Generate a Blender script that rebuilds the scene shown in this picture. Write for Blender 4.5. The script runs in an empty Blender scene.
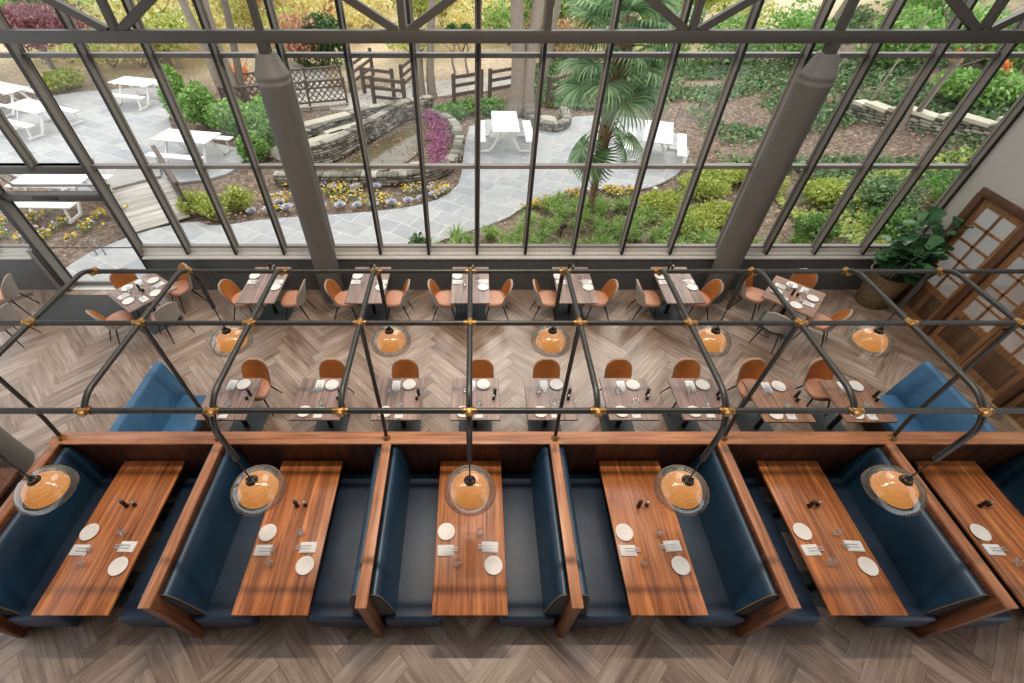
import bpy, bmesh, math, random
import numpy as np
from mathutils import Vector, Matrix, noise as mnoise

random.seed(7)
PI = math.pi
S = bpy.context.scene
COL = S.collection

# ------------------------------------------------------------------ helpers
def lin(c):
    out = []
    for v in c:
        v = v / 255.0
        out.append(v / 12.92 if v <= 0.04045 else ((v + 0.055) / 1.055) ** 2.4)
    return (out[0], out[1], out[2], 1.0)

class MB:
    """collects geometry for ONE mesh object"""
    def __init__(self):
        self.v = []; self.f = []
    def add(self, vs, fs):
        o = len(self.v)
        self.v += [tuple(p) for p in vs]
        self.f += [tuple(i + o for i in q) for q in fs]
        return self
    def box(self, x0, x1, y0, y1, z0, z1, M=None):
        vs = [(x0,y0,z0),(x1,y0,z0),(x1,y1,z0),(x0,y1,z0),(x0,y0,z1),(x1,y0,z1),(x1,y1,z1),(x0,y1,z1)]
        if M is not None: vs = [M @ Vector(p) for p in vs]
        return self.add(vs, [(0,3,2,1),(4,5,6,7),(0,1,5,4),(1,2,6,5),(2,3,7,6),(3,0,4,7)])
    def rbox(self, x0, x1, y0, y1, z0, z1, b=0.01, seg=2, M=None):
        bm = bmesh.new(); bmesh.ops.create_cube(bm, size=1)
        for p in bm.verts:
            p.co = Vector(((x0+x1)/2 + p.co.x*(x1-x0), (y0+y1)/2 + p.co.y*(y1-y0), (z0+z1)/2 + p.co.z*(z1-z0)))
        b = min(b, 0.49*min(x1-x0, y1-y0, z1-z0))
        bmesh.ops.bevel(bm, geom=list(bm.edges), offset=b, segments=seg, profile=0.5, affect='EDGES')
        return self.frombm(bm, M)
    def frombm(self, bm, M=None):
        bm.verts.index_update()
        vs = [p.co.copy() for p in bm.verts]
        if M is not None: vs = [M @ p for p in vs]
        self.add(vs, [[p.index for p in q.verts] for q in bm.faces]); bm.free()
        return self
    def beam(self, p0, p1, w, h, up=(0,0,1)):
        """rectangular bar from p0 to p1, w across, h along 'up'"""
        p0 = Vector(p0); p1 = Vector(p1); d = (p1-p0).normalized(); u = Vector(up)
        s = d.cross(u)
        if s.length < 1e-4: s = d.cross(Vector((0,1,0)))
        s.normalize(); u = s.cross(d).normalized()
        vs = []
        for p in (p0, p1):
            for a, b in ((-1,-1),(1,-1),(1,1),(-1,1)):
                vs.append(p + s*(a*w/2) + u*(b*h/2))
        return self.add(vs, [(3,2,1,0),(4,5,6,7),(0,1,5,4),(1,2,6,5),(2,3,7,6),(3,0,4,7)])
    def tube(self, pts, r, n=10, caps=True):
        pts = [Vector(p) for p in pts]
        m = len(pts)
        rs = r if isinstance(r, (list, tuple)) else [r]*m
        ref = None; rings = []
        for i, p in enumerate(pts):
            if i == 0: t = pts[1]-pts[0]
            elif i == m-1: t = pts[-1]-pts[-2]
            else: t = (pts[i+1]-pts[i]).normalized() + (pts[i]-pts[i-1]).normalized()
            t.normalize()
            if ref is None:
                ref = Vector((1,0,0)) if abs(t.x) < 0.9 else Vector((0,1,0))
            a = (ref - t*ref.dot(t)).normalized(); b = t.cross(a); ref = a
            rings.append([p + (a*math.cos(2*PI*k/n) + b*math.sin(2*PI*k/n))*rs[i] for k in range(n)])
        vs = [q for rg in rings for q in rg]; fs = []
        for i in range(m-1):
            for k in range(n):
                k2 = (k+1) % n
                fs.append((i*n+k, i*n+k2, (i+1)*n+k2, (i+1)*n+k))
        if caps:
            fs.append(tuple(range(n-1,-1,-1))); fs.append(tuple((m-1)*n+k for k in range(n)))
        return self.add(vs, fs)
    def lathe(self, prof, c=(0,0,0), n=24, closed_top=False, closed_bot=False, M=None):
        vs = []; fs = []; m = len(prof)
        for r, z in prof:
            for k in range(n):
                a = 2*PI*k/n
                p = Vector((c[0]+r*math.cos(a), c[1]+r*math.sin(a), c[2]+z))
                vs.append(M @ p if M is not None else p)
        for i in range(m-1):
            for k in range(n):
                k2 = (k+1) % n
                fs.append((i*n+k, i*n+k2, (i+1)*n+k2, (i+1)*n+k))
        if closed_bot: fs.append(tuple(range(n-1,-1,-1)))
        if closed_top: fs.append(tuple((m-1)*n+k for k in range(n)))
        return self.add(vs, fs)
    def prism(self, prof, y0, y1, axis='y'):
        """closed profile of (x,z) swept along y"""
        n = len(prof)
        vs = [(x, y0, z) for x, z in prof] + [(x, y1, z) for x, z in prof]
        fs = [(k, (k+1) % n, n+(k+1) % n, n+k) for k in range(n)]
        fs += [tuple(range(n-1,-1,-1)), tuple(range(n, 2*n))]
        return self.add(vs, fs)
    def build(self, name, mat, parent=None, smooth=40):
        me = bpy.data.meshes.new(name)
        me.from_pydata(self.v, [], self.f)
        bm = bmesh.new(); bm.from_mesh(me); bmesh.ops.recalc_face_normals(bm, faces=bm.faces); bm.to_mesh(me); bm.free()
        if smooth:
            me.polygons.foreach_set('use_smooth', [True]*len(me.polygons))
            me.set_sharp_from_angle(angle=math.radians(smooth))
        me.materials.append(mat); me.update()
        o = bpy.data.objects.new(name, me); COL.objects.link(o)
        if parent is not None: o.parent = parent
        return o

def empty(name, loc=(0,0,0), rz=0.0):
    o = bpy.data.objects.new(name, None); COL.objects.link(o)
    o.location = loc; o.rotation_euler = (0,0,rz); o.empty_display_size = 0.1
    return o
def tag(o, label, cat, group=None, kind=None):
    o['label'] = label; o['category'] = cat
    if group: o['group'] = group
    if kind: o['kind'] = kind
    return o
def struct(o):
    o['kind'] = 'structure'; return o
KIDS = {}
def kids(o):
    return list(o.children)
def dup(o, loc=None, rz=None, parent=None):
    c = o.copy(); COL.objects.link(c)
    if parent is not None: c.parent = parent
    for ch in kids(o): dup(ch, parent=c)
    if loc is not None: c.location = loc
    if rz is not None: c.rotation_euler = (c.rotation_euler[0], c.rotation_euler[1], rz)
    return c

# leaf clouds: quads from numpy arrays
def leaf_mesh(name, P, size, mat, parent=None, rng=None, flat=0.0, aspect=0.55):
    n = len(P)
    rng = rng or np.random.default_rng(1)
    d = rng.normal(size=(n,3)); d /= np.linalg.norm(d,axis=1)[:,None]
    if flat: d[:,2] *= (1-flat); d /= np.linalg.norm(d,axis=1)[:,None]
    q = rng.normal(size=(n,3))
    if flat: q[:,2] *= (1-flat)
    b = q - d*np.sum(q*d,axis=1)[:,None]; b /= np.linalg.norm(b,axis=1)[:,None]
    s = size*(0.6+0.8*rng.random(n))[:,None]
    V = np.empty((n,4,3))
    V[:,0] = P - d*s*0.5; V[:,1] = P + b*s*aspect*0.5; V[:,2] = P + d*s*0.5; V[:,3] = P - b*s*aspect*0.5
    me = bpy.data.meshes.new(name)
    me.vertices.add(4*n); me.vertices.foreach_set('co', V.reshape(-1).astype(np.float32))
    me.loops.add(4*n); me.loops.foreach_set('vertex_index', np.arange(4*n, dtype=np.int32))
    me.polygons.add(n); me.polygons.foreach_set('loop_start', np.arange(0,4*n,4,dtype=np.int32))
    me.update(calc_edges=True); me.validate()
    me.materials.append(mat)
    o = bpy.data.objects.new(name, me); COL.objects.link(o)
    if parent is not None: o.parent = parent
    return o
def blob_pts(n, c, r, rng, hollow=0.55, lumps=7):
    cs = []
    for _ in range(lumps):
        u = rng.normal(size=3); u /= np.linalg.norm(u)
        cs.append(np.array(c) + u*np.array(r)*0.5*rng.random()**0.4)
    cs = np.array(cs); k = rng.integers(0,lumps,n)
    u = rng.normal(size=(n,3)); u /= np.linalg.norm(u,axis=1)[:,None]
    rad = (hollow+(1-hollow)*rng.random(n)**0.5)[:,None]
    return cs[k] + u*rad*np.array(r)*0.58

# ------------------------------------------------------------------ materials
def new_mat(name):
    m = bpy.data.materials.new(name); m.use_nodes = True
    nt = m.node_tree; nt.nodes.clear()
    out = nt.nodes.new('ShaderNodeOutputMaterial')
    return m, nt, out
def N(nt, typ, ins=None, **props):
    n = nt.nodes.new(typ)
    for k, v in props.items(): setattr(n, k, v)
    if ins:
        for k, v in ins.items():
            if isinstance(v, bpy.types.NodeSocket): nt.links.new(v, n.inputs[k])
            else: n.inputs[k].default_value = v
    return n
def math_(nt, op, a, b=None):
    n = N(nt, 'ShaderNodeMath', {0: a} if b is None else {0: a, 1: b}, operation=op)
    return n.outputs[0]
def ramp(nt, fac, stops):
    r = nt.nodes.new('ShaderNodeValToRGB'); nt.links.new(fac, r.inputs[0])
    e = r.color_ramp.elements
    while len(e) < len(stops): e.new(0.5)
    for i, (p, c) in enumerate(stops):
        e[i].position = p; e[i].color = c
    return r.outputs[0]
def principled(nt, out, color, rough=0.5, metallic=0.0, spec=0.5, **extra):
    ins = {'Base Color': color, 'Roughness': rough, 'Metallic': metallic, 'Specular IOR Level': spec}
    ins.update(extra)
    b = N(nt, 'ShaderNodeBsdfPrincipled', ins)
    nt.links.new(b.outputs[0], out.inputs[0]); return b
def bump(nt, bsdf, h, strength=0.3, dist=0.01):
    b = N(nt, 'ShaderNodeBump', {'Height': h, 'Strength': strength, 'Distance': dist})
    nt.links.new(b.outputs[0], bsdf.inputs['Normal'])
def objcoord(nt, rnd=True):
    tc = N(nt, 'ShaderNodeTexCoord')
    if not rnd: return tc.outputs['Object']
    oi = N(nt, 'ShaderNodeObjectInfo')
    m = math_(nt, 'MULTIPLY', oi.outputs['Random'], 31.0)
    cmb = N(nt, 'ShaderNodeCombineXYZ', {0: m, 1: m, 2: m})
    a = N(nt, 'ShaderNodeVectorMath', {0: tc.outputs['Object'], 1: cmb.outputs[0]}, operation='ADD')
    return a.outputs[0]

def plain(name, c, rough=0.5, metallic=0.0, spec=0.5, var=0.12, scale=30, bmp=0.0):
    m, nt, out = new_mat(name)
    co = objcoord(nt, False)
    nz = N(nt, 'ShaderNodeTexNoise', {'Vector': co, 'Scale': scale, 'Detail': 3.0})
    c = lin(c)
    lo = tuple(v*(1-var) for v in c[:3])+(1,); hi = tuple(min(1,v*(1+var)) for v in c[:3])+(1,)
    col = ramp(nt, nz.outputs[0], [(0.3,lo),(0.7,hi)])
    b = principled(nt, out, col, rough, metallic, spec)
    if bmp: bump(nt, b, nz.outputs[0], bmp, 0.004)
    return m
def wood(name, dark, mid, light, axis='y', plank=0.0, rough=0.38, fine=26.0, spec=0.5, tone=0.3, paxis=None):
    m, nt, out = new_mat(name)
    co = objcoord(nt)
    sc = {'x': (1.0,fine,fine), 'y': (fine,1.0,fine), 'z': (fine,fine,1.0)}[axis]
    mp = N(nt, 'ShaderNodeMapping', {'Vector': co, 'Scale': sc})
    n1 = N(nt, 'ShaderNodeTexNoise', {'Vector': mp.outputs[0], 'Scale': 1.1, 'Detail': 5.0, 'Roughness': 0.6, 'Distortion': 0.7})
    n2 = N(nt, 'ShaderNodeTexNoise', {'Vector': co, 'Scale': 2.2, 'Detail': 2.0})
    f = math_(nt, 'ADD', math_(nt, 'MULTIPLY', n1.outputs[0], 0.8), math_(nt, 'MULTIPLY', n2.outputs[0], 0.2))
    col = ramp(nt, f, [(0.33,lin(dark)),(0.5,lin(mid)),(0.68,lin(light))])
    if plank:
        sx = N(nt, 'ShaderNodeSeparateXYZ', {0: co})
        pa = paxis or ('x' if axis == 'y' else 'y')
        cell = math_(nt, 'FLOOR', math_(nt, 'DIVIDE', sx.outputs['xyz'.index(pa)], plank))
        wn = N(nt, 'ShaderNodeTexWhiteNoise', {'W': cell}, noise_dimensions='1D')
        val = math_(nt, 'ADD', math_(nt, 'MULTIPLY', wn.outputs['Value'], tone*2), 1.0-tone)
        hs = N(nt, 'ShaderNodeHueSaturation', {'Color': col, 'Value': val})
        col = hs.outputs[0]
    b = principled(nt, out, col, rough, 0.0, spec)
    bump(nt, b, n1.outputs[0], 0.08, 0.003)
    return m
def leather(name, c, rough=0.36, var=0.2):
    m, nt, out = new_mat(name)
    co = objcoord(nt)
    n1 = N(nt, 'ShaderNodeTexNoise', {'Vector': co, 'Scale': 4.0, 'Detail': 2.0})
    n2 = N(nt, 'ShaderNodeTexVoronoi', {'Vector': co, 'Scale': 160.0})
    c = lin(c)
    col = ramp(nt, n1.outputs[0], [(0.3, tuple(v*(1-var) for v in c[:3])+(1,)), (0.7, tuple(v*(1+var) for v in c[:3])+(1,))])
    b = principled(nt, out, col, rough, 0.0, 0.5)
    bump(nt, b, n2.outputs['Distance'], 0.06, 0.002)
    return m
def leafmat(name, c1, c2, c3=None, transl=0.35, rough=0.55):
    m, nt, out = new_mat(name)
    g = N(nt, 'ShaderNodeNewGeometry')
    stops = [(0.0,lin(c1)),(0.6,lin(c2))] + ([(1.0,lin(c3))] if c3 else [])
    col = ramp(nt, g.outputs['Random Per Island'], stops)
    b = N(nt, 'ShaderNodeBsdfPrincipled', {'Base Color': col, 'Roughness': rough, 'Specular IOR Level': 0.3})
    t = N(nt, 'ShaderNodeBsdfTranslucent', {'Color': col})
    mx = N(nt, 'ShaderNodeMixShader', {0: transl, 1: b.outputs[0], 2: t.outputs[0]})
    nt.links.new(mx.outputs[0], out.inputs[0]); return m
def glassmat(name, tint=(1,1,1), refl=0.06, rough=0.02, ior=1.45, facing=True, body=0.0, bodycol=(1,1,1)):
    m, nt, out = new_mat(name)
    t = N(nt, 'ShaderNodeBsdfTransparent', {'Color': tuple(tint)+(1,)})
    g = N(nt, 'ShaderNodeBsdfGlossy', {'Color': (1,1,1,1), 'Roughness': rough})
    if facing:
        lw = N(nt, 'ShaderNodeLayerWeight', {'Blend': 0.25})
        f = math_(nt, 'ADD', math_(nt, 'MULTIPLY', lw.outputs['Facing'], 0.45), refl)
    else: f = refl
    mx = N(nt, 'ShaderNodeMixShader', {0: f, 1: t.outputs[0], 2: g.outputs[0]})
    last = mx.outputs[0]
    if body:
        d = N(nt, 'ShaderNodeBsdfDiffuse', {'Color': tuple(bodycol)+(1,)})
        m2 = N(nt, 'ShaderNodeMixShader', {0: body, 1: last, 2: d.outputs[0]}); last = m2.outputs[0]
    nt.links.new(last, out.inputs[0]); return m

M = {}
M['booth_top'] = wood('walnut_booth_top', (108,56,26), (170,100,54), (206,138,82), 'y', 0.1, 0.3, 24, tone=0.24)
M['cap'] = wood('walnut_cap', (112,68,42), (164,106,70), (196,138,96), 'x', 0, 0.4, 18)
M['cap_y'] = wood('walnut_cap_lengthwise', (112,68,42), (164,106,70), (196,138,96), 'y', 0, 0.4, 18)
M['panel'] = wood('walnut_ribbed_panel', (44,24,14), (78,44,26), (108,62,38), 'z', 0.045, 0.45, 14, tone=0.3, paxis='x')
M['post_wood'] = wood('walnut_post', (64,36,22), (104,62,40), (134,84,56), 'z', 0, 0.45, 18)
M['sheen_top'] = wood('oak_top_sheen', (98,78,70), (140,116,106), (166,142,130), 'y', 0.09, 0.32, 22, tone=0.16)  # window sheen on the table tops put into a greyer wood colour
M['tan_top'] = wood('brown_oak_top', (98,70,54), (140,104,82), (170,130,104), 'y', 0.09, 0.34, 22, tone=0.16)
M['door_wood'] = wood('oak_door', (98,68,42), (136,98,64), (162,120,84), 'z', 0, 0.45, 16)
M['door_panel'] = wood('oak_door_panel', (70,50,36), (98,72,52), (120,92,68), 'z', 0.1, 0.5, 16, tone=0.25, paxis='y')
M['door_frame'] = wood('dark_oak_frame', (62,38,24), (90,58,38), (112,74,50), 'z', 0, 0.45, 16)
M['dark_wood'] = wood('dark_stained_wood', (26,17,12), (46,30,20), (66,44,30), 'y', 0, 0.45, 14)
M['navy'] = leather('navy_leather', (26,54,74), 0.38)
M['navy_seat'] = leather('navy_leather_seat', (32,48,68), 0.46)
M['navy_dark'] = leather('navy_end_leather', (26,32,38), 0.5)
M['piping'] = leather('tan_piping', (104,84,62), 0.5)
M['blue'] = leather('blue_upholstery', (54,100,136), 0.55)
M['tan'] = leather('tan_leather', (168,104,52), 0.45, 0.16)
M['tan_seat_sheen'] = leather('tan_leather_sheen', (196,138,108), 0.42, 0.12)  # same leather as the back, with the seat's sheen painted in as paler pink
M['black_metal'] = plain('black_metal', (24,24,25), 0.45, 0.3)
M['plate_metal'] = plain('table_foot_metal', (70,76,78), 0.5, 0.3, var=0.05)
M['pipe'] = plain('gunmetal_pipe', (60,58,55), 0.38, 0.55, var=0.15, scale=12)
M['brass'] = plain('aged_brass', (150,112,64), 0.38, 0.75, var=0.35, scale=60)
M['steel'] = plain('steel', (178,178,178), 0.35, 0.5)
M['white'] = plain('white_glaze', (226,220,212), 0.4, var=0.02)
M['linen'] = plain('white_linen', (226,224,220), 0.9, var=0.05, scale=60)
M['shaker'] = plain('dark_walnut_mill', (40,26,20), 0.3)
M['frame'] = plain('grey_window_metal', (122,116,110), 0.5, 0.0, var=0.04, scale=6)
M['frame_dark'] = plain('dark_grey_steel', (64,59,54), 0.5, 0.0, var=0.04, scale=6)
M['knee'] = plain('slate_grey_paint', (84,86,86), 0.6, var=0.04, scale=4)
M['sill'] = plain('sill_grey', (210,207,200), 0.55, var=0.04, scale=6)
M['column'] = plain('column_grey', (104,100,94), 0.55, var=0.05, scale=2)
M['plaster'] = plain('plaster_wall', (186,182,176), 0.8, var=0.04, scale=3)
M['gasket'] = plain('black_gasket', (36,34,33), 0.6)
M['mat'] = plain('charcoal_mat', (58,58,58), 0.95, var=0.35, scale=90, bmp=0.3)
M['threshold'] = plain('pale_threshold', (170,146,112), 0.5)
M['window_glass'] = glassmat('clear_pane', (0.97,0.98,0.97), 0.025, 0.02, facing=False)
M['roof_glass'] = glassmat('dimming_roof_pane', (0.41,0.41,0.42), 0.02, 0.05, facing=False)  # tint added to cut the sky light entering the room
M['door_glass'] = glassmat('door_pane', (0.9,0.92,0.92), 0.10, 0.08, facing=False, body=0.3, bodycol=(0.7,0.72,0.74))
M['smoke_glass'] = glassmat('smoked_glass', (0.58,0.54,0.48), 0.04, 0.12, body=0.16, bodycol=(0.40,0.38,0.33))
M['drink_glass'] = glassmat('drinking_glass', (0.93,0.94,0.94), 0.10, 0.03, body=0.06, bodycol=(0.9,0.9,0.9))

def fabric(name, c1, c2, sc):
    m, nt, out = new_mat(name)
    co = objcoord(nt, False)
    w = N(nt, 'ShaderNodeTexVoronoi', {'Vector': co, 'Scale': sc})
    col = ramp(nt, w.outputs['Distance'], [(0.15,lin(c1)),(0.6,lin(c2))])
    b = principled(nt, out, col, 0.9, 0, 0.2)
    bump(nt, b, w.outputs['Distance'], 0.3, 0.003)
    return m
M['weave'] = fabric('grey_woven_fabric', (214,206,196), (146,142,136), 110)

def amber():
    m, nt, out = new_mat('amber_shade')
    co = objcoord(nt, False)
    mp = N(nt, 'ShaderNodeMapping', {'Vector': co, 'Scale': (3,3,9)})
    nz = N(nt, 'ShaderNodeTexNoise', {'Vector': mp.outputs[0], 'Scale': 3.0, 'Detail': 4.0, 'Distortion': 1.4})
    col = ramp(nt, nz.outputs[0], [(0.3,lin((210,134,60))),(0.55,lin((234,166,84))),(0.75,lin((246,190,110)))])
    b = N(nt, 'ShaderNodeBsdfPrincipled', {'Base Color': col, 'Roughness': 0.7, 'Specular IOR Level': 0.2,
          'Emission Color': lin((244,176,78)), 'Emission Strength': 1.0})
    t = N(nt, 'ShaderNodeBsdfTranslucent', {'Color': col})
    mx = N(nt, 'ShaderNodeMixShader', {0: 0.3, 1: b.outputs[0], 2: t.outputs[0]})
    nt.links.new(mx.outputs[0], out.inputs[0]); return m
M['amber'] = amber()

def planks_mat():
    m, nt, out = new_mat('herringbone_floor')
    at = N(nt, 'ShaderNodeAttribute', attribute_name='tone')
    uv = N(nt, 'ShaderNodeUVMap', uv_map='plank')
    ed = N(nt, 'ShaderNodeUVMap', uv_map='edge')
    mp = N(nt, 'ShaderNodeMapping', {'Vector': uv.outputs[0], 'Scale': (1.6,26.0,1.0)})
    n1 = N(nt, 'ShaderNodeTexNoise', {'Vector': mp.outputs[0], 'Scale': 1.0, 'Detail': 5.0, 'Distortion': 0.8})
    mp2 = N(nt, 'ShaderNodeMapping', {'Vector': uv.outputs[0], 'Scale': (2.0,7.0,1.0)})
    n2 = N(nt, 'ShaderNodeTexNoise', {'Vector': mp2.outputs[0], 'Scale': 1.0, 'Detail': 3.0})
    f = math_(nt, 'ADD', math_(nt, 'MULTIPLY', n1.outputs[0], 0.55), math_(nt, 'MULTIPLY', n2.outputs[0], 0.45))
    f = math_(nt, 'ADD', f, math_(nt, 'MULTIPLY', math_(nt, 'SUBTRACT', at.outputs['Fac'], 0.5), 0.22))
    col = ramp(nt, f, [(0.24,lin((86,66,53))),(0.47,lin((140,117,100))),(0.74,lin((178,159,145)))])
    sx = N(nt, 'ShaderNodeSeparateXYZ', {0: ed.outputs[0]})
    gap = math_(nt, 'LESS_THAN', math_(nt, 'MINIMUM', sx.outputs[0], sx.outputs[1]), 0.0028)
    mixc = N(nt, 'ShaderNodeMix', {0: gap}, data_type='RGBA')
    nt.links.new(col, mixc.inputs[6]); mixc.inputs[7].default_value = lin((96,78,66))
    b = principled(nt, out, mixc.outputs[2], 0.34, 0, 0.5)
    bump(nt, b, n1.outputs[0], 0.1, 0.003)
    return m
M['floor'] = planks_mat()

def flagstone():
    m, nt, out = new_mat('flagstone')
    tc = N(nt, 'ShaderNodeTexCoord')
    nz = N(nt, 'ShaderNodeTexNoise', {'Vector': tc.outputs['Object'], 'Scale': 1.2, 'Detail': 2.0})
    off = N(nt, 'ShaderNodeVectorMath', {0: nz.outputs['Color'], 1: (0.25,0.25,0.0)}, operation='MULTIPLY')
    co = N(nt, 'ShaderNodeVectorMath', {0: tc.outputs['Object'], 1: off.outputs[0]}, operation='ADD')
    mp = N(nt, 'ShaderNodeMapping', {'Vector': co.outputs[0], 'Rotation': (0,0,0.5)})
    br = N(nt, 'ShaderNodeTexBrick', {'Vector': mp.outputs[0], 'Scale': 1.0, 'Mortar Size': 0.014, 'Mortar Smooth': 0.3,
            'Brick Width': 0.85, 'Row Height': 0.52, 'Color1': lin((158,159,162)), 'Color2': lin((178,177,176)), 'Mortar': lin((196,194,190))},
            offset=0.42, squash=0.7, squash_frequency=3)
    n2 = N(nt, 'ShaderNodeTexNoise', {'Vector': tc.outputs['Object'], 'Scale': 5.0, 'Detail': 4.0})
    hs = N(nt, 'ShaderNodeHueSaturation', {'Color': br.outputs[0], 'Value': math_(nt, 'ADD', math_(nt, 'MULTIPLY', n2.outputs[0], 0.4), 0.8)})
    principled(nt, out, hs.outputs[0], 0.75, 0, 0.3)
    return m
M['flag'] = flagstone()

def ground_mat():
    m, nt, out = new_mat('mulch_and_leaf_litter')
    tc = N(nt, 'ShaderNodeTexCoord')
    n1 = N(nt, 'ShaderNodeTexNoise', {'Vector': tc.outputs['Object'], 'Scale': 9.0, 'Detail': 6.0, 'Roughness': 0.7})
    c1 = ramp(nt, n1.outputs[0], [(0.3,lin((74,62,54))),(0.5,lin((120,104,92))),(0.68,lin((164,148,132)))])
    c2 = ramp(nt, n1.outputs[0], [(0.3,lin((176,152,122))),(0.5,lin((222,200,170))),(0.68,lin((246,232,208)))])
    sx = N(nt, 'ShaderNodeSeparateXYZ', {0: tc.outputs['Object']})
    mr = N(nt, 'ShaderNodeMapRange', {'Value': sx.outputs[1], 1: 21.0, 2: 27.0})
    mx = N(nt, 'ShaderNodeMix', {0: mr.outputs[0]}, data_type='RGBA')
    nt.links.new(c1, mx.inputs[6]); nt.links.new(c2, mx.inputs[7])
    b = principled(nt, out, mx.outputs[2], 0.95, 0, 0.1)
    bump(nt, b, n1.outputs[0], 0.6, 0.03)
    return m
M['ground'] = ground_mat()
def stone_mat(name, a, b_, c):
    m, nt, out = new_mat(name)
    g = N(nt, 'ShaderNodeNewGeometry'); co = objcoord(nt, False)
    nz = N(nt, 'ShaderNodeTexNoise', {'Vector': co, 'Scale': 9.0, 'Detail': 4.0})
    f = math_(nt, 'ADD', math_(nt, 'MULTIPLY', g.outputs['Random Per Island'], 0.6), math_(nt, 'MULTIPLY', nz.outputs[0], 0.4))
    col = ramp(nt, f, [(0.2,lin(a)),(0.5,lin(b_)),(0.8,lin(c))])
    b = principled(nt, out, col, 0.85, 0, 0.2); bump(nt, b, nz.outputs[0], 0.4, 0.02)
    return m
M['stone'] = stone_mat('stacked_stone', (92,88,80), (132,127,116), (176,170,156))
M['pale_stone'] = stone_mat('pale_stone', (150,144,128), (186,178,158), (210,204,186))
M['bark'] = stone_mat('grey_bark', (92,84,76), (126,116,106), (160,148,136))
M['palm_bark'] = stone_mat('fibrous_palm_bark', (70,54,42), (104,86,70), (140,118,96))
M['bench_white'] = plain('white_outdoor_paint', (240,238,234), 0.5, var=0.02)
M['rail_wood'] = plain('weathered_rail_wood', (96,84,76), 0.8, var=0.2, scale=14)
M['deck'] = wood('weathered_deck', (150,144,136), (184,178,168), (204,198,188), 'x', 0.14, 0.8, 12, tone=0.2, paxis='y')
M['concrete'] = plain('pale_concrete', (170,166,160), 0.85, var=0.08, scale=5)
M['water'] = plain('murky_water', (104,94,70), 0.12, 0, 0.6, var=0.2, scale=2)
M['pot'] = None
def pot_mat():
    m, nt, out = new_mat('ribbed_bronze_pot')
    co = objcoord(nt, False)
    nz = N(nt, 'ShaderNodeTexNoise', {'Vector': co, 'Scale': 20.0, 'Detail': 3.0})
    col = ramp(nt, nz.outputs[0], [(0.3,lin((98,82,60))),(0.7,lin((142,122,92)))])
    principled(nt, out, col, 0.5, 0.2, 0.5); return m
M['pot'] = pot_mat()
M['soil'] = plain('potting_soil', (56,44,34), 0.95, var=0.3, scale=60)
L = {}
L['fig'] = leafmat('fig_leaf', (34,70,42), (66,108,66), (104,150,98), 0.15, 0.3)
L['green'] = leafmat('shrub_leaf', (72,112,54), (116,156,80), (160,192,116))
L['bright'] = leafmat('bright_shrub_leaf', (92,140,66), (138,180,92), (190,214,140))
L['lime'] = leafmat('lime_leaf', (140,156,64), (188,198,98), (222,226,140))
L['ivy'] = leafmat('ivy_leaf', (74,104,68), (116,146,98), (160,182,134), 0.3)
L['dark'] = leafmat('evergreen_leaf', (40,74,44), (74,112,64), (120,150,92))
L['yellow'] = leafmat('sunlit_yellow_leaf', (222,212,136), (240,230,166), (252,247,212), 0.6)  # sunlight on the far wood put into the leaf colour
L['yelgreen'] = leafmat('spring_leaf', (164,184,96), (206,214,128), (236,236,176), 0.55)
L['red'] = leafmat('maple_leaf', (116,66,74), (154,100,108), (190,142,146), 0.4)
L['pink'] = leafmat('pinkish_leaf', (176,116,98), (212,158,132), (234,196,170), 0.45)
L['magenta'] = leafmat('azalea_bloom', (150,84,124), (184,116,154), (214,160,186), 0.35)
L['yflower'] = leafmat('yellow_pansy', (214,170,30), (240,206,60), (250,226,120), 0.2)
L['pflower'] = leafmat('pale_flower', (180,160,190), (210,200,214), (232,226,232), 0.2)
L['cabbage'] = leafmat('ornamental_cabbage_leaf', (150,160,160), (190,190,204), (220,214,226), 0.2)
L['orange'] = leafmat('orange_leaf', (222,130,70), (238,160,96), (248,186,124), 0.4)
L['palm'] = leafmat('palm_leaf', (84,122,84), (126,160,114), (178,200,158), 0.38)
L['grass'] = leafmat('liriope_blade', (112,146,74), (160,190,106), (206,222,148), 0.35)
L['litter'] = leafmat('dry_leaf', (150,110,84), (184,146,116), (206,176,150), 0.1)

# ------------------------------------------------------------------ terrain function
def ss(a, b, x):
    t = max(0.0, min(1.0, (x-a)/(b-a))); return t*t*(3-2*t)
def hgt(x, y):
    r = 2.6*ss(7.5, 19, x-0.12*(y-8))
    b = 2.2*ss(25, 48, y)
    return max(r, b)

# ------------------------------------------------------------------ camera
cam_d = bpy.data.cameras.new('camera'); cam = bpy.data.objects.new('camera', cam_d); COL.objects.link(cam)
cam_d.sensor_width = 36.0; cam_d.sensor_fit = 'HORIZONTAL'
cam_d.lens = 36.0*450.0/1024.0
cam_d.shift_x = (512-474)/1024.0
cam_d.clip_start = 0.05; cam_d.clip_end = 300
cam.location = (0,0,6.1); cam.rotation_euler = (math.radians(90-45.2), 0, 0)
S.camera = cam

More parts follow.
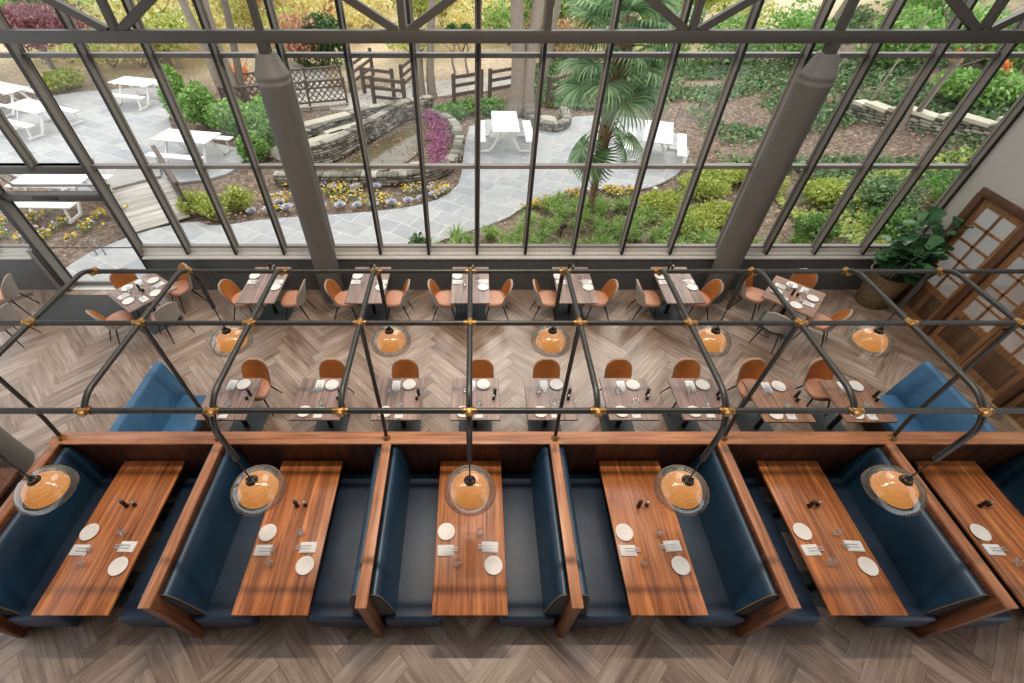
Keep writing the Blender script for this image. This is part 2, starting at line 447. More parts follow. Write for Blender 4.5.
# ------------------------------------------------------------------ room shell
WY = 7.63      # inner face of the window wall
XW = 8.75      # right wall
def herringbone():
    W = 0.17; n = 6; Lg = W*n
    ca, sa = math.cos(PI/4), math.sin(PI/4)
    quads = []
    R = 110
    x0, x1, y0, y1 = -11.0, 12.5, -0.6, WY+0.2
    def rot(u, v): return (ca*u - sa*v, sa*u + ca*v)
    seen = set()
    for i in range(-R, R):
        for j in range(-R, R):
            k = (i-j) % (2*n)
            if k == 0: kind, u0, v0, du, dv = 0, i, j, n, 1
            elif k == 2*n-1: kind, u0, v0, du, dv = 1, i, j, 1, n
            else: continue
            c = [(u0,v0),(u0+du,v0),(u0+du,v0+dv),(u0,v0+dv)]
            pc = [rot(a*W, b*W) for a, b in c]
            if max(p[0] for p in pc) < x0 or min(p[0] for p in pc) > x1 or max(p[1] for p in pc) < y0 or min(p[1] for p in pc) > y1: continue
            quads.append((kind, pc))
    bm = bmesh.new()
    uvl = bm.loops.layers.uv.new('plank'); edl = bm.loops.layers.uv.new('edge')
    ton = bm.faces.layers.float.new('tone')
    for kind, pc in quads:
        vs = [bm.verts.new((p[0], p[1], 0)) for p in pc]
        f = bm.faces.new(vs); r = random.random()*50; r2 = random.random()*50
        f[ton] = random.random()
        uv = [(0,0),(Lg,0),(Lg,W),(0,W)] if kind == 0 else [(0,0),(0,W),(Lg,W),(Lg,0)]
        for lp, (a, b) in zip(f.loops, uv):
            lp[uvl].uv = (a+r, b+r2)
    # split every plank into a fan around a middle ridge so that the edge distance interpolates exactly
    for f in list(bm.faces):
        ls = list(f.loops); co = [l.vert.co.copy() for l in ls]; uvs = [l[uvl].uv.copy() for l in ls]; t = f[ton]
        # order so that edge 0-1 is long
        if (co[1]-co[0]).length < (co[2]-co[1]).length:
            co = co[1:]+co[:1]; uvs = uvs[1:]+uvs[:1]
        h = W/2
        d = (co[1]-co[0]).normalized()
        def lerp(a, b, t_): return a+(b-a)*t_
        m0 = (co[0]+co[3])/2 + d*h; m1 = (co[1]+co[2])/2 - d*h
        tl = h/Lg
        um0 = lerp((uvs[0]+uvs[3])/2, (uvs[1]+uvs[2])/2, tl); um1 = lerp((uvs[0]+uvs[3])/2, (uvs[1]+uvs[2])/2, 1-tl)
        V = [bm.verts.new(p) for p in co+[m0,m1]]
        U = uvs+[um0,um1]; E = [0,0,0,0,h,h]
        bm.faces.remove(f)
        for idx in ((0,1,5,4),(1,2,5),(2,3,4,5),(3,0,4)):
            nf = bm.faces.new([V[q] for q in idx]); nf[ton] = t
            for lp, q in zip(nf.loops, idx):
                lp[uvl].uv = U[q]; lp[edl].uv = (E[q], E[q])
    for co_, no in (((x0,0,0),(-1,0,0)),((x1,0,0),(1,0,0)),((0,y0,0),(0,-1,0)),((0,y1,0),(0,1,0))):
        g = list(bm.verts)+list(bm.edges)+list(bm.faces)
        bmesh.ops.bisect_plane(bm, geom=g, plane_co=co_, plane_no=no, clear_outer=True)
    loose = [v for v in bm.verts if not v.link_faces]
    bmesh.ops.delete(bm, geom=loose, context='VERTS')
    for f in bm.faces:
        if f.normal.z < 0: f.normal_flip()
    me = bpy.data.meshes.new('floor'); bm.to_mesh(me); bm.free()
    me.materials.append(M['floor'])
    o = bpy.data.objects.new('floor', me); COL.objects.link(o); return o
struct(herringbone())

# knee wall under the windows
DJ0, DJ1 = -8.95, -6.72
b = MB().box(-11.0, DJ0, WY, WY+0.22, 0, 0.80).box(DJ1, XW, WY, WY+0.22, 0, 0.80)
wall_back = struct(b.build('wall_back', M['knee']))
b = MB()
for x in (-10, -5.6, -3.6, 0.2, 2.1, 4.1, 7.2):
    b.box(x-0.006, x+0.006, WY-0.003, WY+0.01, 0.06, 0.78)
b.build('panel_joint', M['gasket'], wall_back)
b = MB()
for a, c in ((-11.0, DJ0), (DJ1, XW)):
    b.rbox(a, c, WY-0.035, WY+0.2, 0.80, 0.845, 0.012)
    b.rbox(a, c, WY+0.03, WY+0.2, 0.845, 0.90, 0.008)
    b.box(a, c, WY+0.08, WY+0.2, 0.90, 1.0)
struct(b.build('trim_1', M['sill']))
GY = WY+0.14   # glass plane
SP = 0.97
def mx(i): return 0.06 + SP*i
ZT = 5.9
tn = 2
def mullion(x, z0, w=0.055, d=0.15, name=None):
    global tn
    t = MB().rbox(x-w/2, x+w/2, GY-d, GY+0.05, z0, ZT, 0.006, 1).build('trim_%d' % tn, M['frame']); tn += 1
    struct(t)
    MB().box(x-w/2-0.014, x-w/2, GY-0.012, GY+0.03, z0, ZT).box(x+w/2, x+w/2+0.014, GY-0.012, GY+0.03, z0, ZT).box(x-w/2+0.004, x+w/2-0.004, GY-d-0.004, GY-d, z0, ZT).build('gasket', M['gasket'], t)
for i in range(-11, 9):
    if i == -8: mullion(mx(i), 2.62)
    elif i == -9: mullion(mx(i)-0.02, 0.0, 0.10, 0.2)
    elif i == -7: mullion(mx(i), 0.0, 0.07, 0.17)
    else: mullion(mx(i), 0.9)
mullion(XW-0.04, 0.9, 0.07, 0.12)
# extra stepped jamb left of the door
b = MB().box(DJ0, DJ0+0.10, WY-0.01, WY+0.2, 0, 1.0).box(DJ0+0.13, DJ0+0.19, WY+0.0, WY+0.2, 0, 1.0)
struct(b.build('trim_%d' % tn, M['frame'])); tn += 1
wn = 1
for i in range(-11, 9):
    x0, x1 = mx(i)+0.03, (mx(i+1)-0.03 if i < 8 else XW-0.08)
    door_bay = i in (-9, -8)
    zb = 2.62 if door_bay else 0.98
    fr = MB()
    for z, hh in ((2.66, 0.06), (4.35, 0.06)):
        fr.box(x0, x1, GY-0.06, GY+0.04, z-hh/2, z+hh/2)
    if not door_bay: fr.box(x0, x1, GY-0.05, GY+0.04, zb, zb+0.06)
    for xx in (x0, x1-0.018):
        fr.box(xx, xx+0.018, GY-0.03, GY+0.02, zb, ZT)
    w = struct(fr.build('window_%d' % wn, M['frame'])); wn += 1
    gz = MB()
    for za, zc in ((zb+0.05, 2.63), (2.69, 4.32), (4.38, ZT)):
        if zc-za > 0.3: gz.add([(x0+0.01,GY,za),(x1-0.01,GY,za),(x1-0.01,GY,zc),(x0+0.01,GY,zc)], [(0,1,2,3)])
    gz.build('pane', M['window_glass'], w, 0)
# glass entrance doors with transom
hx0, hx1 = mx(-9)+0.03, mx(-7)-0.03
b = MB().rbox(hx0, hx1, GY-0.12, GY+0.06, 2.56, 2.69, 0.01).rbox(hx0, hx1, GY-0.13, GY+0.06, 2.06, 2.17, 0.01)
dh = struct(b.build('trim_%d' % tn, M['frame_dark'])); tn += 1
MB().rbox(-8.05, -7.6, GY-0.15, GY-0.12, 2.085, 2.145, 0.01).build('door_closer', M['gasket'], dh)
# open top-hung transom sash
sash = MB(); ang = math.radians(24)
Mt = Matrix.Translation((0, GY+0.02, 2.56)) @ Matrix.Rotation(ang, 4, 'X')
sash.box(hx0+0.03, hx1-0.03, 0, 0.03, -0.42, -0.36, Mt).box(hx0+0.03, hx1-0.03, 0, 0.03, -0.06, 0.0, Mt)
sash.box(hx0+0.03, hx0+0.08, 0, 0.03, -0.42, 0, Mt).box(hx1-0.08, hx1-0.03, 0, 0.03, -0.42, 0, Mt)
sw = struct(sash.build('window_%d' % wn, M['sill'])); wn += 1
g = MB(); g.add([Mt @ Vector(p) for p in ((hx0+0.06,0.015,-0.4),(hx1-0.06,0.015,-0.4),(hx1-0.06,0.015,-0.03),(hx0+0.06,0.015,-0.03))], [(0,1,2,3)])
g.build('pane', M['window_glass'], sw, 0)
xm = (hx0+hx1)/2
for k, (a, c, sgn) in enumerate(((hx0, xm-0.006, 1), (xm+0.006, hx1, -1))):
    d = MB().box(a, c, GY-0.02, GY+0.02, 0.02, 0.12).box(a, c, GY-0.02, GY+0.02, 1.99, 2.05)
    d = struct(d.build('door_%d' % (k+1), M['frame']))
    MB().add([(a+0.01,GY,0.12),(c-0.01,GY,0.12),(c-0.01,GY,1.99),(a+0.01,GY,1.99)], [(0,1,2,3)]).build('pane', M['window_glass'], d, 0)
    MB().tube([(a+0.05,GY-0.07,1.02),(c-0.05,GY-0.07,1.02)], 0.012, 8).build('push_bar', M['frame_dark'], d)
    hxp = xm - sgn*0.09
    MB().tube([(hxp,GY+0.06,0.75),(hxp,GY+0.06,1.15)], 0.014, 8).tube([(hxp,GY,0.78),(hxp,GY+0.06,0.78)],0.01,6).tube([(hxp,GY,1.12),(hxp,GY+0.06,1.12)],0.01,6).build('door_handle', M['steel'], d)
struct(MB().rbox(DJ0+0.1, DJ1, WY-0.02, WY+0.3, -0.02, 0.02, 0.006).build('trim_%d' % tn, M['sill'])); tn += 1

# right wall with French doors
DZ = 2.5
fx0, fx1 = 3.0, 7.30   # door unit along Y
b = MB()
b.box(XW, XW+0.18, -0.6, fx0, 0, ZT).box(XW, XW+0.18, fx1, WY+0.25, 0, ZT).box(XW, XW+0.18, fx0, fx1, DZ, ZT)
struct(b.build('wall_right', M['plaster']))
struct(MB().box(12.3, 12.5, -0.6, WY+0.25, 0, 3.2).box(XW+0.18, 12.5, WY+0.15, WY+0.25, 0, 3.2).build('wall_hall', M['plaster']))
posts = [fx1-0.05, 6.27, 4.56, 3.05]
b = MB().rbox(XW-0.05, XW+0.2, fx0, fx1, DZ-0.12, DZ, 0.012)
for y in posts: b.rbox(XW-0.05, XW+0.2, y-0.065, y+0.065, 0, DZ-0.1, 0.012)
struct(b.build('trim_%d' % tn, M['door_frame'])); tn += 1
struct(MB().rbox(XW-0.08, XW+0.2, fx0, fx1, -0.01, 0.015, 0.006).build('trim_%d' % tn, M['threshold'])); tn += 1
def french(n, ya, yb, handle):
    zt = DZ-0.13; st = 0.10
    d = MB()
    d.rbox(XW+0.02, XW+0.065, ya, ya+st, 0.02, zt, 0.005, 1).rbox(XW+0.02, XW+0.065, yb-st, yb, 0.02, zt, 0.005, 1)
    d.rbox(XW+0.02, XW+0.065, ya+st, yb-st, zt-0.12, zt, 0.005, 1).rbox(XW+0.02, XW+0.065, ya+st, yb-st, 0.02, 0.14, 0.005, 1)
    d.rbox(XW+0.02, XW+0.065, ya+st, yb-st, 0.62, 0.74, 0.005, 1)
    o = struct(d.build('door_%d' % n, M['door_wood']))
    MB().rbox(XW+0.03, XW+0.055, ya+st, yb-st, 0.14, 0.62, 0.002).build('lower_panel', M['door_panel'], o)
    mu = MB(); za, zb = 0.74, zt-0.12; nr = 5
    ym = (ya+yb)/2
    mu.box(XW+0.025, XW+0.06, ym-0.019, ym+0.019, za, zb)
    for k in range(1, nr):
        z = za+(zb-za)*k/nr; mu.box(XW+0.025, XW+0.06, ya+st, yb-st, z-0.019, z+0.019)
    mu.build('muntin', M['door_wood'], o)
    MB().add([(XW+0.045,ya+st,za),(XW+0.045,yb-st,za),(XW+0.045,yb-st,zb),(XW+0.045,ya+st,zb)], [(0,1,2,3)]).build('pane', M['door_glass'], o, 0)
    if handle:
        y = yb-0.05 if handle > 0 else ya+0.05
        MB().tube([(XW+0.02,y,0.98),(XW-0.04,y,0.98),(XW-0.045,y-0.1*handle,0.98)], 0.011, 8).lathe([(0.025,0),(0.025,0.01)], (0,0,0), 12, True, True, Matrix.Translation((XW+0.02,y,0.98)) @ Matrix.Rotation(-PI/2,4,'Y')).build('door_handle', M['black_metal'], o)
french(3, 6.345, 7.175, 0)
french(4, 5.425, 6.195, -1)
french(5, 4.635, 5.415, 1)
french(6, 3.125, 4.485, 0)

# columns and roof truss
def column(x, y, label):
    r = empty('column', (x, y, 0))
    tag(r, label, 'column')
    MB().lathe([(0.235,0),(0.235,4.05),(0.242,4.06),(0.242,4.10),(0.235,4.11),(0.235,4.15),(0.242,4.16),(0.242,4.2),(0.235,4.21),(0.14,4.46)], n=36, closed_top=True, closed_bot=True).build('shaft', M['column'], r)
    MB().box(-0.07,0.07,-0.07,0.07,4.46,4.60).build('post', M['frame_dark'], r)
    return r
TY = 7.40
column(-2.95, TY, 'round grey steel column at the window wall, left one')
column(5.03, TY, 'round grey steel column at the window wall, near the potted fig')
tr = empty('roof_truss', (0, TY, 4.58)); tag(tr, 'dark grey steel roof truss running across the top of the window wall', 'truss')
MB().rbox(-11, XW+0.05, -0.06, 0.06, 0, 0.15, 0.008).build('lower_chord', M['frame_dark'], tr)
MB().rbox(-11, XW+0.05, -0.06, 0.06, 1.2, 1.35, 0.008).build('upper_chord', M['frame_dark'], tr)
for x in (-6.93,-4.93,-2.95,-0.98,1.01,3.0,5.03,7.0):
    MB().box(x-0.045, x+0.045, -0.05, 0.05, 0.15, 1.2).build('upright', M['frame_dark'], tr)
for x in (-8.93,-4.95,-0.98,3.0,7.0):
    for s in (-1, 1):
        MB().beam((x+s*0.08, 0, 0.14), (x+s*1.92, 0, 1.22), 0.08, 0.1).build('diagonal', M['frame_dark'], tr)

# unseen near ceiling, tinted glass roof and rear wall, added to dim the interior
RSL = (ZT-9.6)/(GY+0.05-0.6)
def rz_(y): return 9.6+RSL*(y-0.6)
struct(MB().box(-11.2, XW+0.18, -4.2, 0.6, 9.5, 9.7).build('ceiling', M['knee']))
struct(MB().box(-11.2, XW+0.18, -4.2, -4.0, 0, 9.5).build('wall_front', M['dark_wood']))  # rear wall and ceiling kept dark to cut light bounced onto the floor
gr_ = struct(MB().box(-11.2, XW+0.18, 0.5, 0.62, 9.35, 9.6).build('trim_%d' % tn, M['frame_dark'])); tn += 1
for i in range(-11, 10, 2):
    x = mx(i); struct(MB().beam((x, 0.6, 9.55), (x, GY, ZT+0.02), 0.06, 0.14).build('trim_%d' % tn, M['frame_dark'])); tn += 1
wr = struct(MB().box(-11.2, XW+0.18, GY-0.05, GY+0.05, ZT-0.02, ZT+0.1).build('window_%d' % wn, M['frame'])); wn += 1
MB().add([(-11.2,0.6,9.58),(XW+0.18,0.6,9.58),(XW+0.18,GY,ZT+0.05),(-11.2,GY,ZT+0.05)], [(0,1,2,3)]).build('pane', M['roof_glass'], wr, 0)
# floor mat
mt_ = MB().rbox(-8.75, -6.75, 6.55, 7.45, 0.0, 0.012, 0.004).build('floor_mat', M['mat'])
tag(mt_, 'charcoal entrance mat on the floor inside the glass doors', 'mat')

# ------------------------------------------------------------------ booths
BM = 2.095; BC = -0.045
HZ = 1.22
bw = empty('booth_wall', (0, 3.05, 0)); tag(bw, 'long walnut booth wall with broad timber cap behind the booths', 'partition')
BX0, BX1 = -5.34, 7.42
MB().rbox(BX0+0.03, BX1-0.03, 0.045, 0.155, 0, HZ-0.035, 0.004, 1).build('wall_panel', M['panel'], bw)
MB().rbox(BX0, BX1, 0.0, 0.18, HZ-0.035, HZ, 0.006).build('wall_cap', M['cap'], bw)
ords = ['first', 'second', 'third', 'fourth', 'fifth', 'sixth', 'seventh', 'eighth', 'ninth', 'tenth']
# dividers (between booths)
dv = None
divx = [BC+BM*(k-0.5)+(0.04 if k == -2 else 0) for k in range(-2, 5)]   # -5.28 ... 7.29
ndiv = len(divx)
for k, x in enumerate(divx):
    if dv is None:
        dv = empty('booth_divider', (x, 1.23, 0))
        MB().rbox(-0.046, 0.046, 0.005, 1.86, 0, HZ-0.03, 0.004, 1).build('divider_panel', M['post_wood'], dv)
        MB().rbox(-0.0575, 0.0575, 0, 1.82, HZ-0.03, HZ, 0.006).build('divider_cap', M['cap_y'], dv)
        d = dv
    else: d = dup(dv, (x, 1.23, 0))
    if k == 0: lab = 'walnut end divider left of the leftmost booth'
    elif k == ndiv-1: lab = 'walnut end divider right of the rightmost booth'
    else: lab = 'narrow walnut divider between the %s and %s booths from the left' % (ords[k-1], ords[k])
    tag(d, lab, 'divider', 'booth dividers')
def seat_bench(side):
    """bench that leans on a divider at x=0; side=+1 faces +x"""
    r = empty('booth_bench', (0, 0, 0)); s = side
    def sx(x0, x1): return (min(s*x0, s*x1), max(s*x0, s*x1))
    a, c = sx(0.10, 0.73)
    MB().rbox(a, c, 1.30, 3.07, 0.16, 0.47, 0.045, 4).build('seat_cushion', M['navy_seat'], r)
    a, c = sx(0.05, 0.60)
    MB().rbox(a, c, 1.34, 3.07, 0.0, 0.165, 0.01, 1).build('plinth', M['navy_dark'], r)
    prof = [(0.052,0.46),(0.235,0.46),(0.225,0.56),(0.205,0.75),(0.18,0.94),(0.158,1.05),(0.14,1.105),(0.118,1.135),(0.09,1.145),(0.066,1.135),(0.052,1.11)]
    bk = MB().prism([(s*x, z) for x, z in prof], 1.37, 3.07).build('backrest', M['navy'], r, 50)
    ep = MB().prism([(s*(0.052+(x-0.052)*0.93), 0.47+(z-0.47)*0.975) for x, z in prof], 1.352, 1.372).build('end_panel', M['navy_dark'], r)
    pts = [(s*x, 1.366, z) for x, z in prof[1:]]
    MB().tube(pts, 0.007, 6).build('piping', M['piping'], bk)
    return r
bench_p = seat_bench(1); bench_n = seat_bench(-1)
used = {1: False, -1: False}
def place_bench(x, side, label):
    src = bench_p if side > 0 else bench_n
    if used[side]: o = dup(src, (x, 0, 0))
    else: used[side] = True; o = src; o.location = (x, 0, 0)
    tag(o, label, 'bench', 'navy leather booth benches')
tabx = [BC+BM*k for k in range(-2, 4)]
for k in range(6):
    place_bench(divx[k], 1, 'navy leather booth bench on the left of the %s booth from the left' % ords[k])
    place_bench(divx[k+1], -1, 'navy leather booth bench on the right of the %s booth from the left' % ords[k])
bt = empty('booth_table', (tabx[0], 0, 0))
MB().rbox(-0.4, 0.4, 1.285, 3.085, 0.715, 0.75, 0.005).build('table_top', M['booth_top'], bt)
for y in (1.75, 2.65):
    p = MB().tube([(0,y,0.02),(0,y,0.715)], 0.04, 14).build('pedestal', M['black_metal'], bt)
    MB().rbox(-0.22, 0.22, y-0.2, y+0.2, 0, 0.025, 0.01).build('foot', M['plate_metal'], p)
for k, x in enumerate(tabx):
    o = bt if k == 0 else dup(bt, (x, 0, 0))
    tag(o, 'long walnut booth table, %s booth table from the left' % ords[k], 'table', 'walnut booth tables')

# ------------------------------------------------------------------ tableware prototypes
def p_plate():
    return MB().lathe([(0.0,0.004),(0.05,0.004),(0.062,0.0),(0.064,0.004),(0.099,0.015),(0.101,0.018),(0.098,0.019),(0.068,0.009),(0.0,0.008)], n=32).build('plate', M['white'])
def p_napkin():
    b = MB().rbox(-0.095, 0.095, -0.062, 0.062, 0.0, 0.008, 0.003).rbox(-0.092, 0.07, -0.06, 0.06, 0.0085, 0.014, 0.002).rbox(-0.03, 0.075, -0.045, 0.052, 0.0145, 0.018, 0.001)
    return b.build('napkin', M['linen'])
def p_fork():
    b = MB().beam((-0.06,0,0.004),(0.05,0,0.004),0.007,0.003).add([(0.05,-0.004,0.003),(0.075,-0.012,0.003),(0.075,0.012,0.003),(0.05,0.004,0.003),(0.05,-0.004,0.006),(0.075,-0.012,0.006),(0.075,0.012,0.006),(0.05,0.004,0.006)], [(3,2,1,0),(4,5,6,7),(0,1,5,4),(1,2,6,5),(2,3,7,6),(3,0,4,7)])
    for y in (-0.0105,-0.0035,0.0035,0.0105): b.beam((0.074,y,0.0045),(0.115,y,0.006),0.003,0.003)
    return b.build('fork', M['steel'])
def p_knife():
    b = MB().beam((-0.06,0,0.004),(0.03,0,0.004),0.009,0.004)
    b.add([(0.03,-0.005,0.003),(0.12,-0.002,0.003),(0.11,0.009,0.003),(0.03,0.009,0.003),(0.03,-0.005,0.006),(0.12,-0.002,0.005),(0.11,0.009,0.005),(0.03,0.009,0.006)], [(3,2,1,0),(4,5,6,7),(0,1,5,4),(1,2,6,5),(2,3,7,6),(3,0,4,7)])
    return b.build('knife', M['steel'])
def p_glass():
    return MB().lathe([(0.0,0.001),(0.026,0.001),(0.030,0.006),(0.038,0.035),(0.040,0.06),(0.036,0.1),(0.0345,0.1),(0.038,0.06),(0.036,0.037),(0.027,0.012),(0.0,0.009)], n=20).build('drinking_glass', M['drink_glass'])
def p_salt():
    r = empty('salt_shaker')
    MB().lathe([(0.0,0),(0.022,0),(0.024,0.01),(0.02,0.06),(0.019,0.07)], n=14, closed_top=True).build('body', M['shaker'], r)
    MB().lathe([(0.02,0.07),(0.02,0.085),(0.012,0.095),(0.0,0.096)], n=14).build('cap', M['steel'], r)
    return r
def p_mill():
    r = empty('pepper_mill')
    MB().lathe([(0.0,0),(0.027,0),(0.027,0.015),(0.02,0.05),(0.024,0.085),(0.02,0.10)], n=14, closed_top=True).build('body', M['shaker'], r)
    MB().lathe([(0.018,0.10),(0.025,0.115),(0.022,0.135),(0.008,0.145),(0.0,0.146)], n=14).build('knob', M['shaker'], r)
    return r
PROTO = {k: f() for k, f in (('plate',p_plate),('napkin',p_napkin),('fork',p_fork),('knife',p_knife),('drinking_glass',p_glass),('salt_shaker',p_salt),('pepper_mill',p_mill))}
fresh = set(PROTO)
TXT = {'plate': 'round white plate', 'napkin': 'folded white napkin', 'fork': 'steel fork', 'knife': 'steel knife', 'drinking_glass': 'clear drinking glass',
       'salt_shaker': 'small dark shaker with steel cap', 'pepper_mill': 'taller dark pepper mill'}
CAT = {'plate':'plate','napkin':'napkin','fork':'fork','knife':'knife','drinking_glass':'glass','salt_shaker':'shaker','pepper_mill':'pepper mill'}
def put(kind, x, y, z, rz, where, group):
    if kind in fresh: fresh.discard(kind); o = PROTO[kind]; o.location = (x,y,z); o.rotation_euler = (0,0,rz)
    else: o = dup(PROTO[kind], (x,y,z), rz)
    tag(o, TXT[kind]+' '+where, CAT[kind], group); return o
TZ = 0.75
rj = random.Random(3)
def place(cx, cy, rz, plate, nap, nrot, glass, where, grp):
    """offsets are in the table's frame"""
    c, s = math.cos(rz), math.sin(rz)
    def w(p): return (cx+c*p[0]-s*p[1], cy+s*p[0]+c*p[1])
    j = lambda a: a+rj.uniform(-0.008, 0.008)
    a = w((j(plate[0]), j(plate[1]))); put('plate', a[0], a[1], TZ+0.0005, 0, where, 'plates '+grp)
    rr = rz+nrot+rj.uniform(-0.06,0.06)
    a = w((j(nap[0]), j(nap[1]))); put('napkin', a[0], a[1], TZ+0.0005, rr, where, 'napkins '+grp)
    ux, uy = math.cos(rr), math.sin(rr)
    for kd, off in (('fork', 0.018), ('knife', -0.014)):
        put(kd, a[0]+ux*0.025-uy*off, a[1]+uy*0.025+ux*off, TZ+0.0187, rr, where, kd+'s '+grp)
    a = w((j(glass[0]), j(glass[1]))); put('drinking_glass', a[0], a[1], TZ+0.0005, 0, where, 'glasses '+grp)
for k, x in enumerate(tabx):
    t = 'on the %s booth table from the left' % ords[k]
    g = 'on the booth tables'
    place(x, 0, 0, (-0.285,2.14), (-0.285,1.935), 0.0, (-0.15,1.79), 'at the left place '+t, g)
    if k < 5:
        place(x, 0, 0, (0.255,1.765), (0.235,1.975), PI, (0.11,2.125), 'at the right place '+t, g)
    if k != 2:
        put('pepper_mill', x-0.03, 2.46, TZ+0.0005, 0, t, 'shakers '+g); put('salt_shaker', x+0.07, 2.47, TZ+0.0005, 0, t, 'shakers '+g)
    else:
        put('pepper_mill', x+0.0, 2.5, TZ+0.0005, 0, t, 'shakers '+g); put('salt_shaker', x+0.08, 2.51, TZ+0.0005, 0, t, 'shakers '+g)

# ------------------------------------------------------------------ dining chairs
def make_chair():
    r = empty('dining_chair')
    # seat pad: rounded plan
    n = 28; prof = []
    for k in range(n):
        a = 2*PI*k/n; ca, sa = math.cos(a), math.sin(a)
        e = 0.55
        x = 0.225*math.copysign(abs(ca)**e, ca); y = 0.215*math.copysign(abs(sa)**e, sa)
        prof.append((x*(1-0.12*(y<0)), y+0.01))
    def layer(mb, rings):
        vs = []; m = len(rings)
        for sc, z in rings: vs += [(x*sc, y*sc, z) for x, y in prof]
        fs = [(i*n+k, i*n+(k+1)%n, (i+1)*n+(k+1)%n, (i+1)*n+k) for i in range(m-1) for k in range(n)]
        fs += [tuple(range(n-1,-1,-1)), tuple((m-1)*n+k for k in range(n))]
        mb.add(vs, fs)
    s = MB(); layer(s, [(0.93,0.425),(1.0,0.435),(1.01,0.455),(0.97,0.472),(0.8,0.478)])
    s.build('seat', M['tan_seat_sheen'], r, 60)
    s = MB(); layer(s, [(0.80,0.385),(1.0,0.41),(1.02,0.436)])
    s.build('seat_shell', M['weave'], r, 60)
    # backrest: curved shell, inner leather and outer fabric layers
    NU, NV = 14, 12
    def surf(off, shrink):
        pts = []
        for j in range(NV+1):
            v = j/NV
            z = 0.40 + (0.445-shrink*0.4)*v
            hw = (0.205-shrink)*(1.0 + 0.06*math.sin(PI*v))
            if v > 0.62: hw *= math.sqrt(max(0.0, 1-((v-0.62)/0.40)**2.6))*0.999+0.001
            row = []
            for i in range(NU+1):
                u = -1+2*i/NU
                x = hw*u
                y = -0.185 - 0.085*v - off + (0.15*(1-0.75*v))*abs(x/0.225)**2.4
                row.append((x, y, z))
            pts.append(row)
        return pts
    def shell(name, o0, o1, sh, mat):
        A = surf(o0, sh); B = surf(o1, sh); m = NU+1
        vs = [p for row in A for p in row]+[p for row in B for p in row]; K = len(A)*m
        fs = []
        for j in range(NV):
            for i in range(NU):
                q = (j*m+i, j*m+i+1, (j+1)*m+i+1, (j+1)*m+i)
                fs.append(q); fs.append(tuple(K+t for t in reversed(q)))
        border = [i for i in range(NU)]+[j*m+NU for j in range(NV)]+[NV*m+NU-i for i in range(NU)]+[(NV-j)*m for j in range(NV)]
        for a, b_ in zip(border, border[1:]+border[:1]): fs.append((b_, a, K+a, K+b_))
        MB().add(vs, fs).build(name, mat, r, 60)
    shell('backrest', -0.004, 0.016, 0.014, M['tan'])
    shell('back_shell', 0.0165, 0.036, 0.0, M['weave'])
    for sx in (-1, 1):
        MB().tube([(sx*0.13,0.12,0.41),(sx*0.215,0.22,0.0)], [0.015,0.009], 8).build('leg', M['black_metal'], r)
        MB().tube([(sx*0.13,-0.12,0.41),(sx*0.205,-0.27,0.0)], [0.015,0.009], 8).build('leg', M['black_metal'], r)
    return r
chair0 = make_chair(); chair_used = [False]
def put_chair(x, y, rz, label, group):
    if not chair_used[0]: chair_used[0] = True; o = chair0; o.location = (x,y,0); o.rotation_euler = (0,0,rz)
    else: o = dup(chair0, (x,y,0), rz)
    tag(o, label, 'chair', group)

def make_table(w, d, mat, foot=(0.24,0.24)):
    r = empty('dining_table')
    MB().rbox(-w/2, w/2, -d/2, d/2, 0.72, 0.75, 0.004, 1).build('table_top', mat, r)
    MB().tube([(0,0,0.02),(0,0,0.70)], 0.038, 14).rbox(-0.16,0.16,-0.16,0.16,0.70,0.72,0.004,1).build('pedestal', M['black_metal'], r)
    MB().rbox(-foot[0], foot[0], -foot[1], foot[1], 0, 0.018, 0.006, 1).build('foot', M['plate_metal'], r)
    return r
# middle row
row_x = [-3.64,-2.29,-1.12,0.02,1.13,2.30,3.36,4.51,5.68]
row_cx = [-3.50,-2.26,-1.10,0.10,1.16,2.31,3.40,4.46,5.55]
tA = None; tB = None
for k, x in enumerate(row_x):
    if k < 7:
        if tA is None: tA = make_table(0.72, 0.78, M['sheen_top'], (0.26,0.3)); o = tA; o.location = (x,4.125,0)
        else: o = dup(tA, (x,4.125,0))
    else:
        if tB is None: tB = make_table(0.73, 0.78, M['tan_top'], (0.26,0.3)); o = tB; o.location = (x,4.09,0)
        else: o = dup(tB, (x,4.09,0))
    yy = o.location.y
    tag(o, 'square two-seat dining table, %s from the left in the middle row' % ords[k], 'table', 'two-seat tables in the middle row')
    put_chair(row_cx[k], 4.55, PI, 'tan leather chair behind the %s middle-row table from the left' % ords[k], 'chairs along the middle row')
    t = 'on the %s middle-row table from the left' % ords[k]; g = 'on the middle-row tables'
    place(x, yy, 0, (0.13,0.25), (-0.06,0.24), -PI/2, (-0.15,0.12), 'at the far place '+t, g)
    place(x, yy, 0, (-0.17,-0.25), (0.04,-0.27), PI/2, (0.06,-0.12), 'at the near place '+t, g)
    put('pepper_mill', x+0.29, yy+0.06, TZ+0.0005, 0, t, 'shakers '+g); put('salt_shaker', x+0.27, yy-0.02, TZ+0.0005, 0, t, 'shakers '+g)
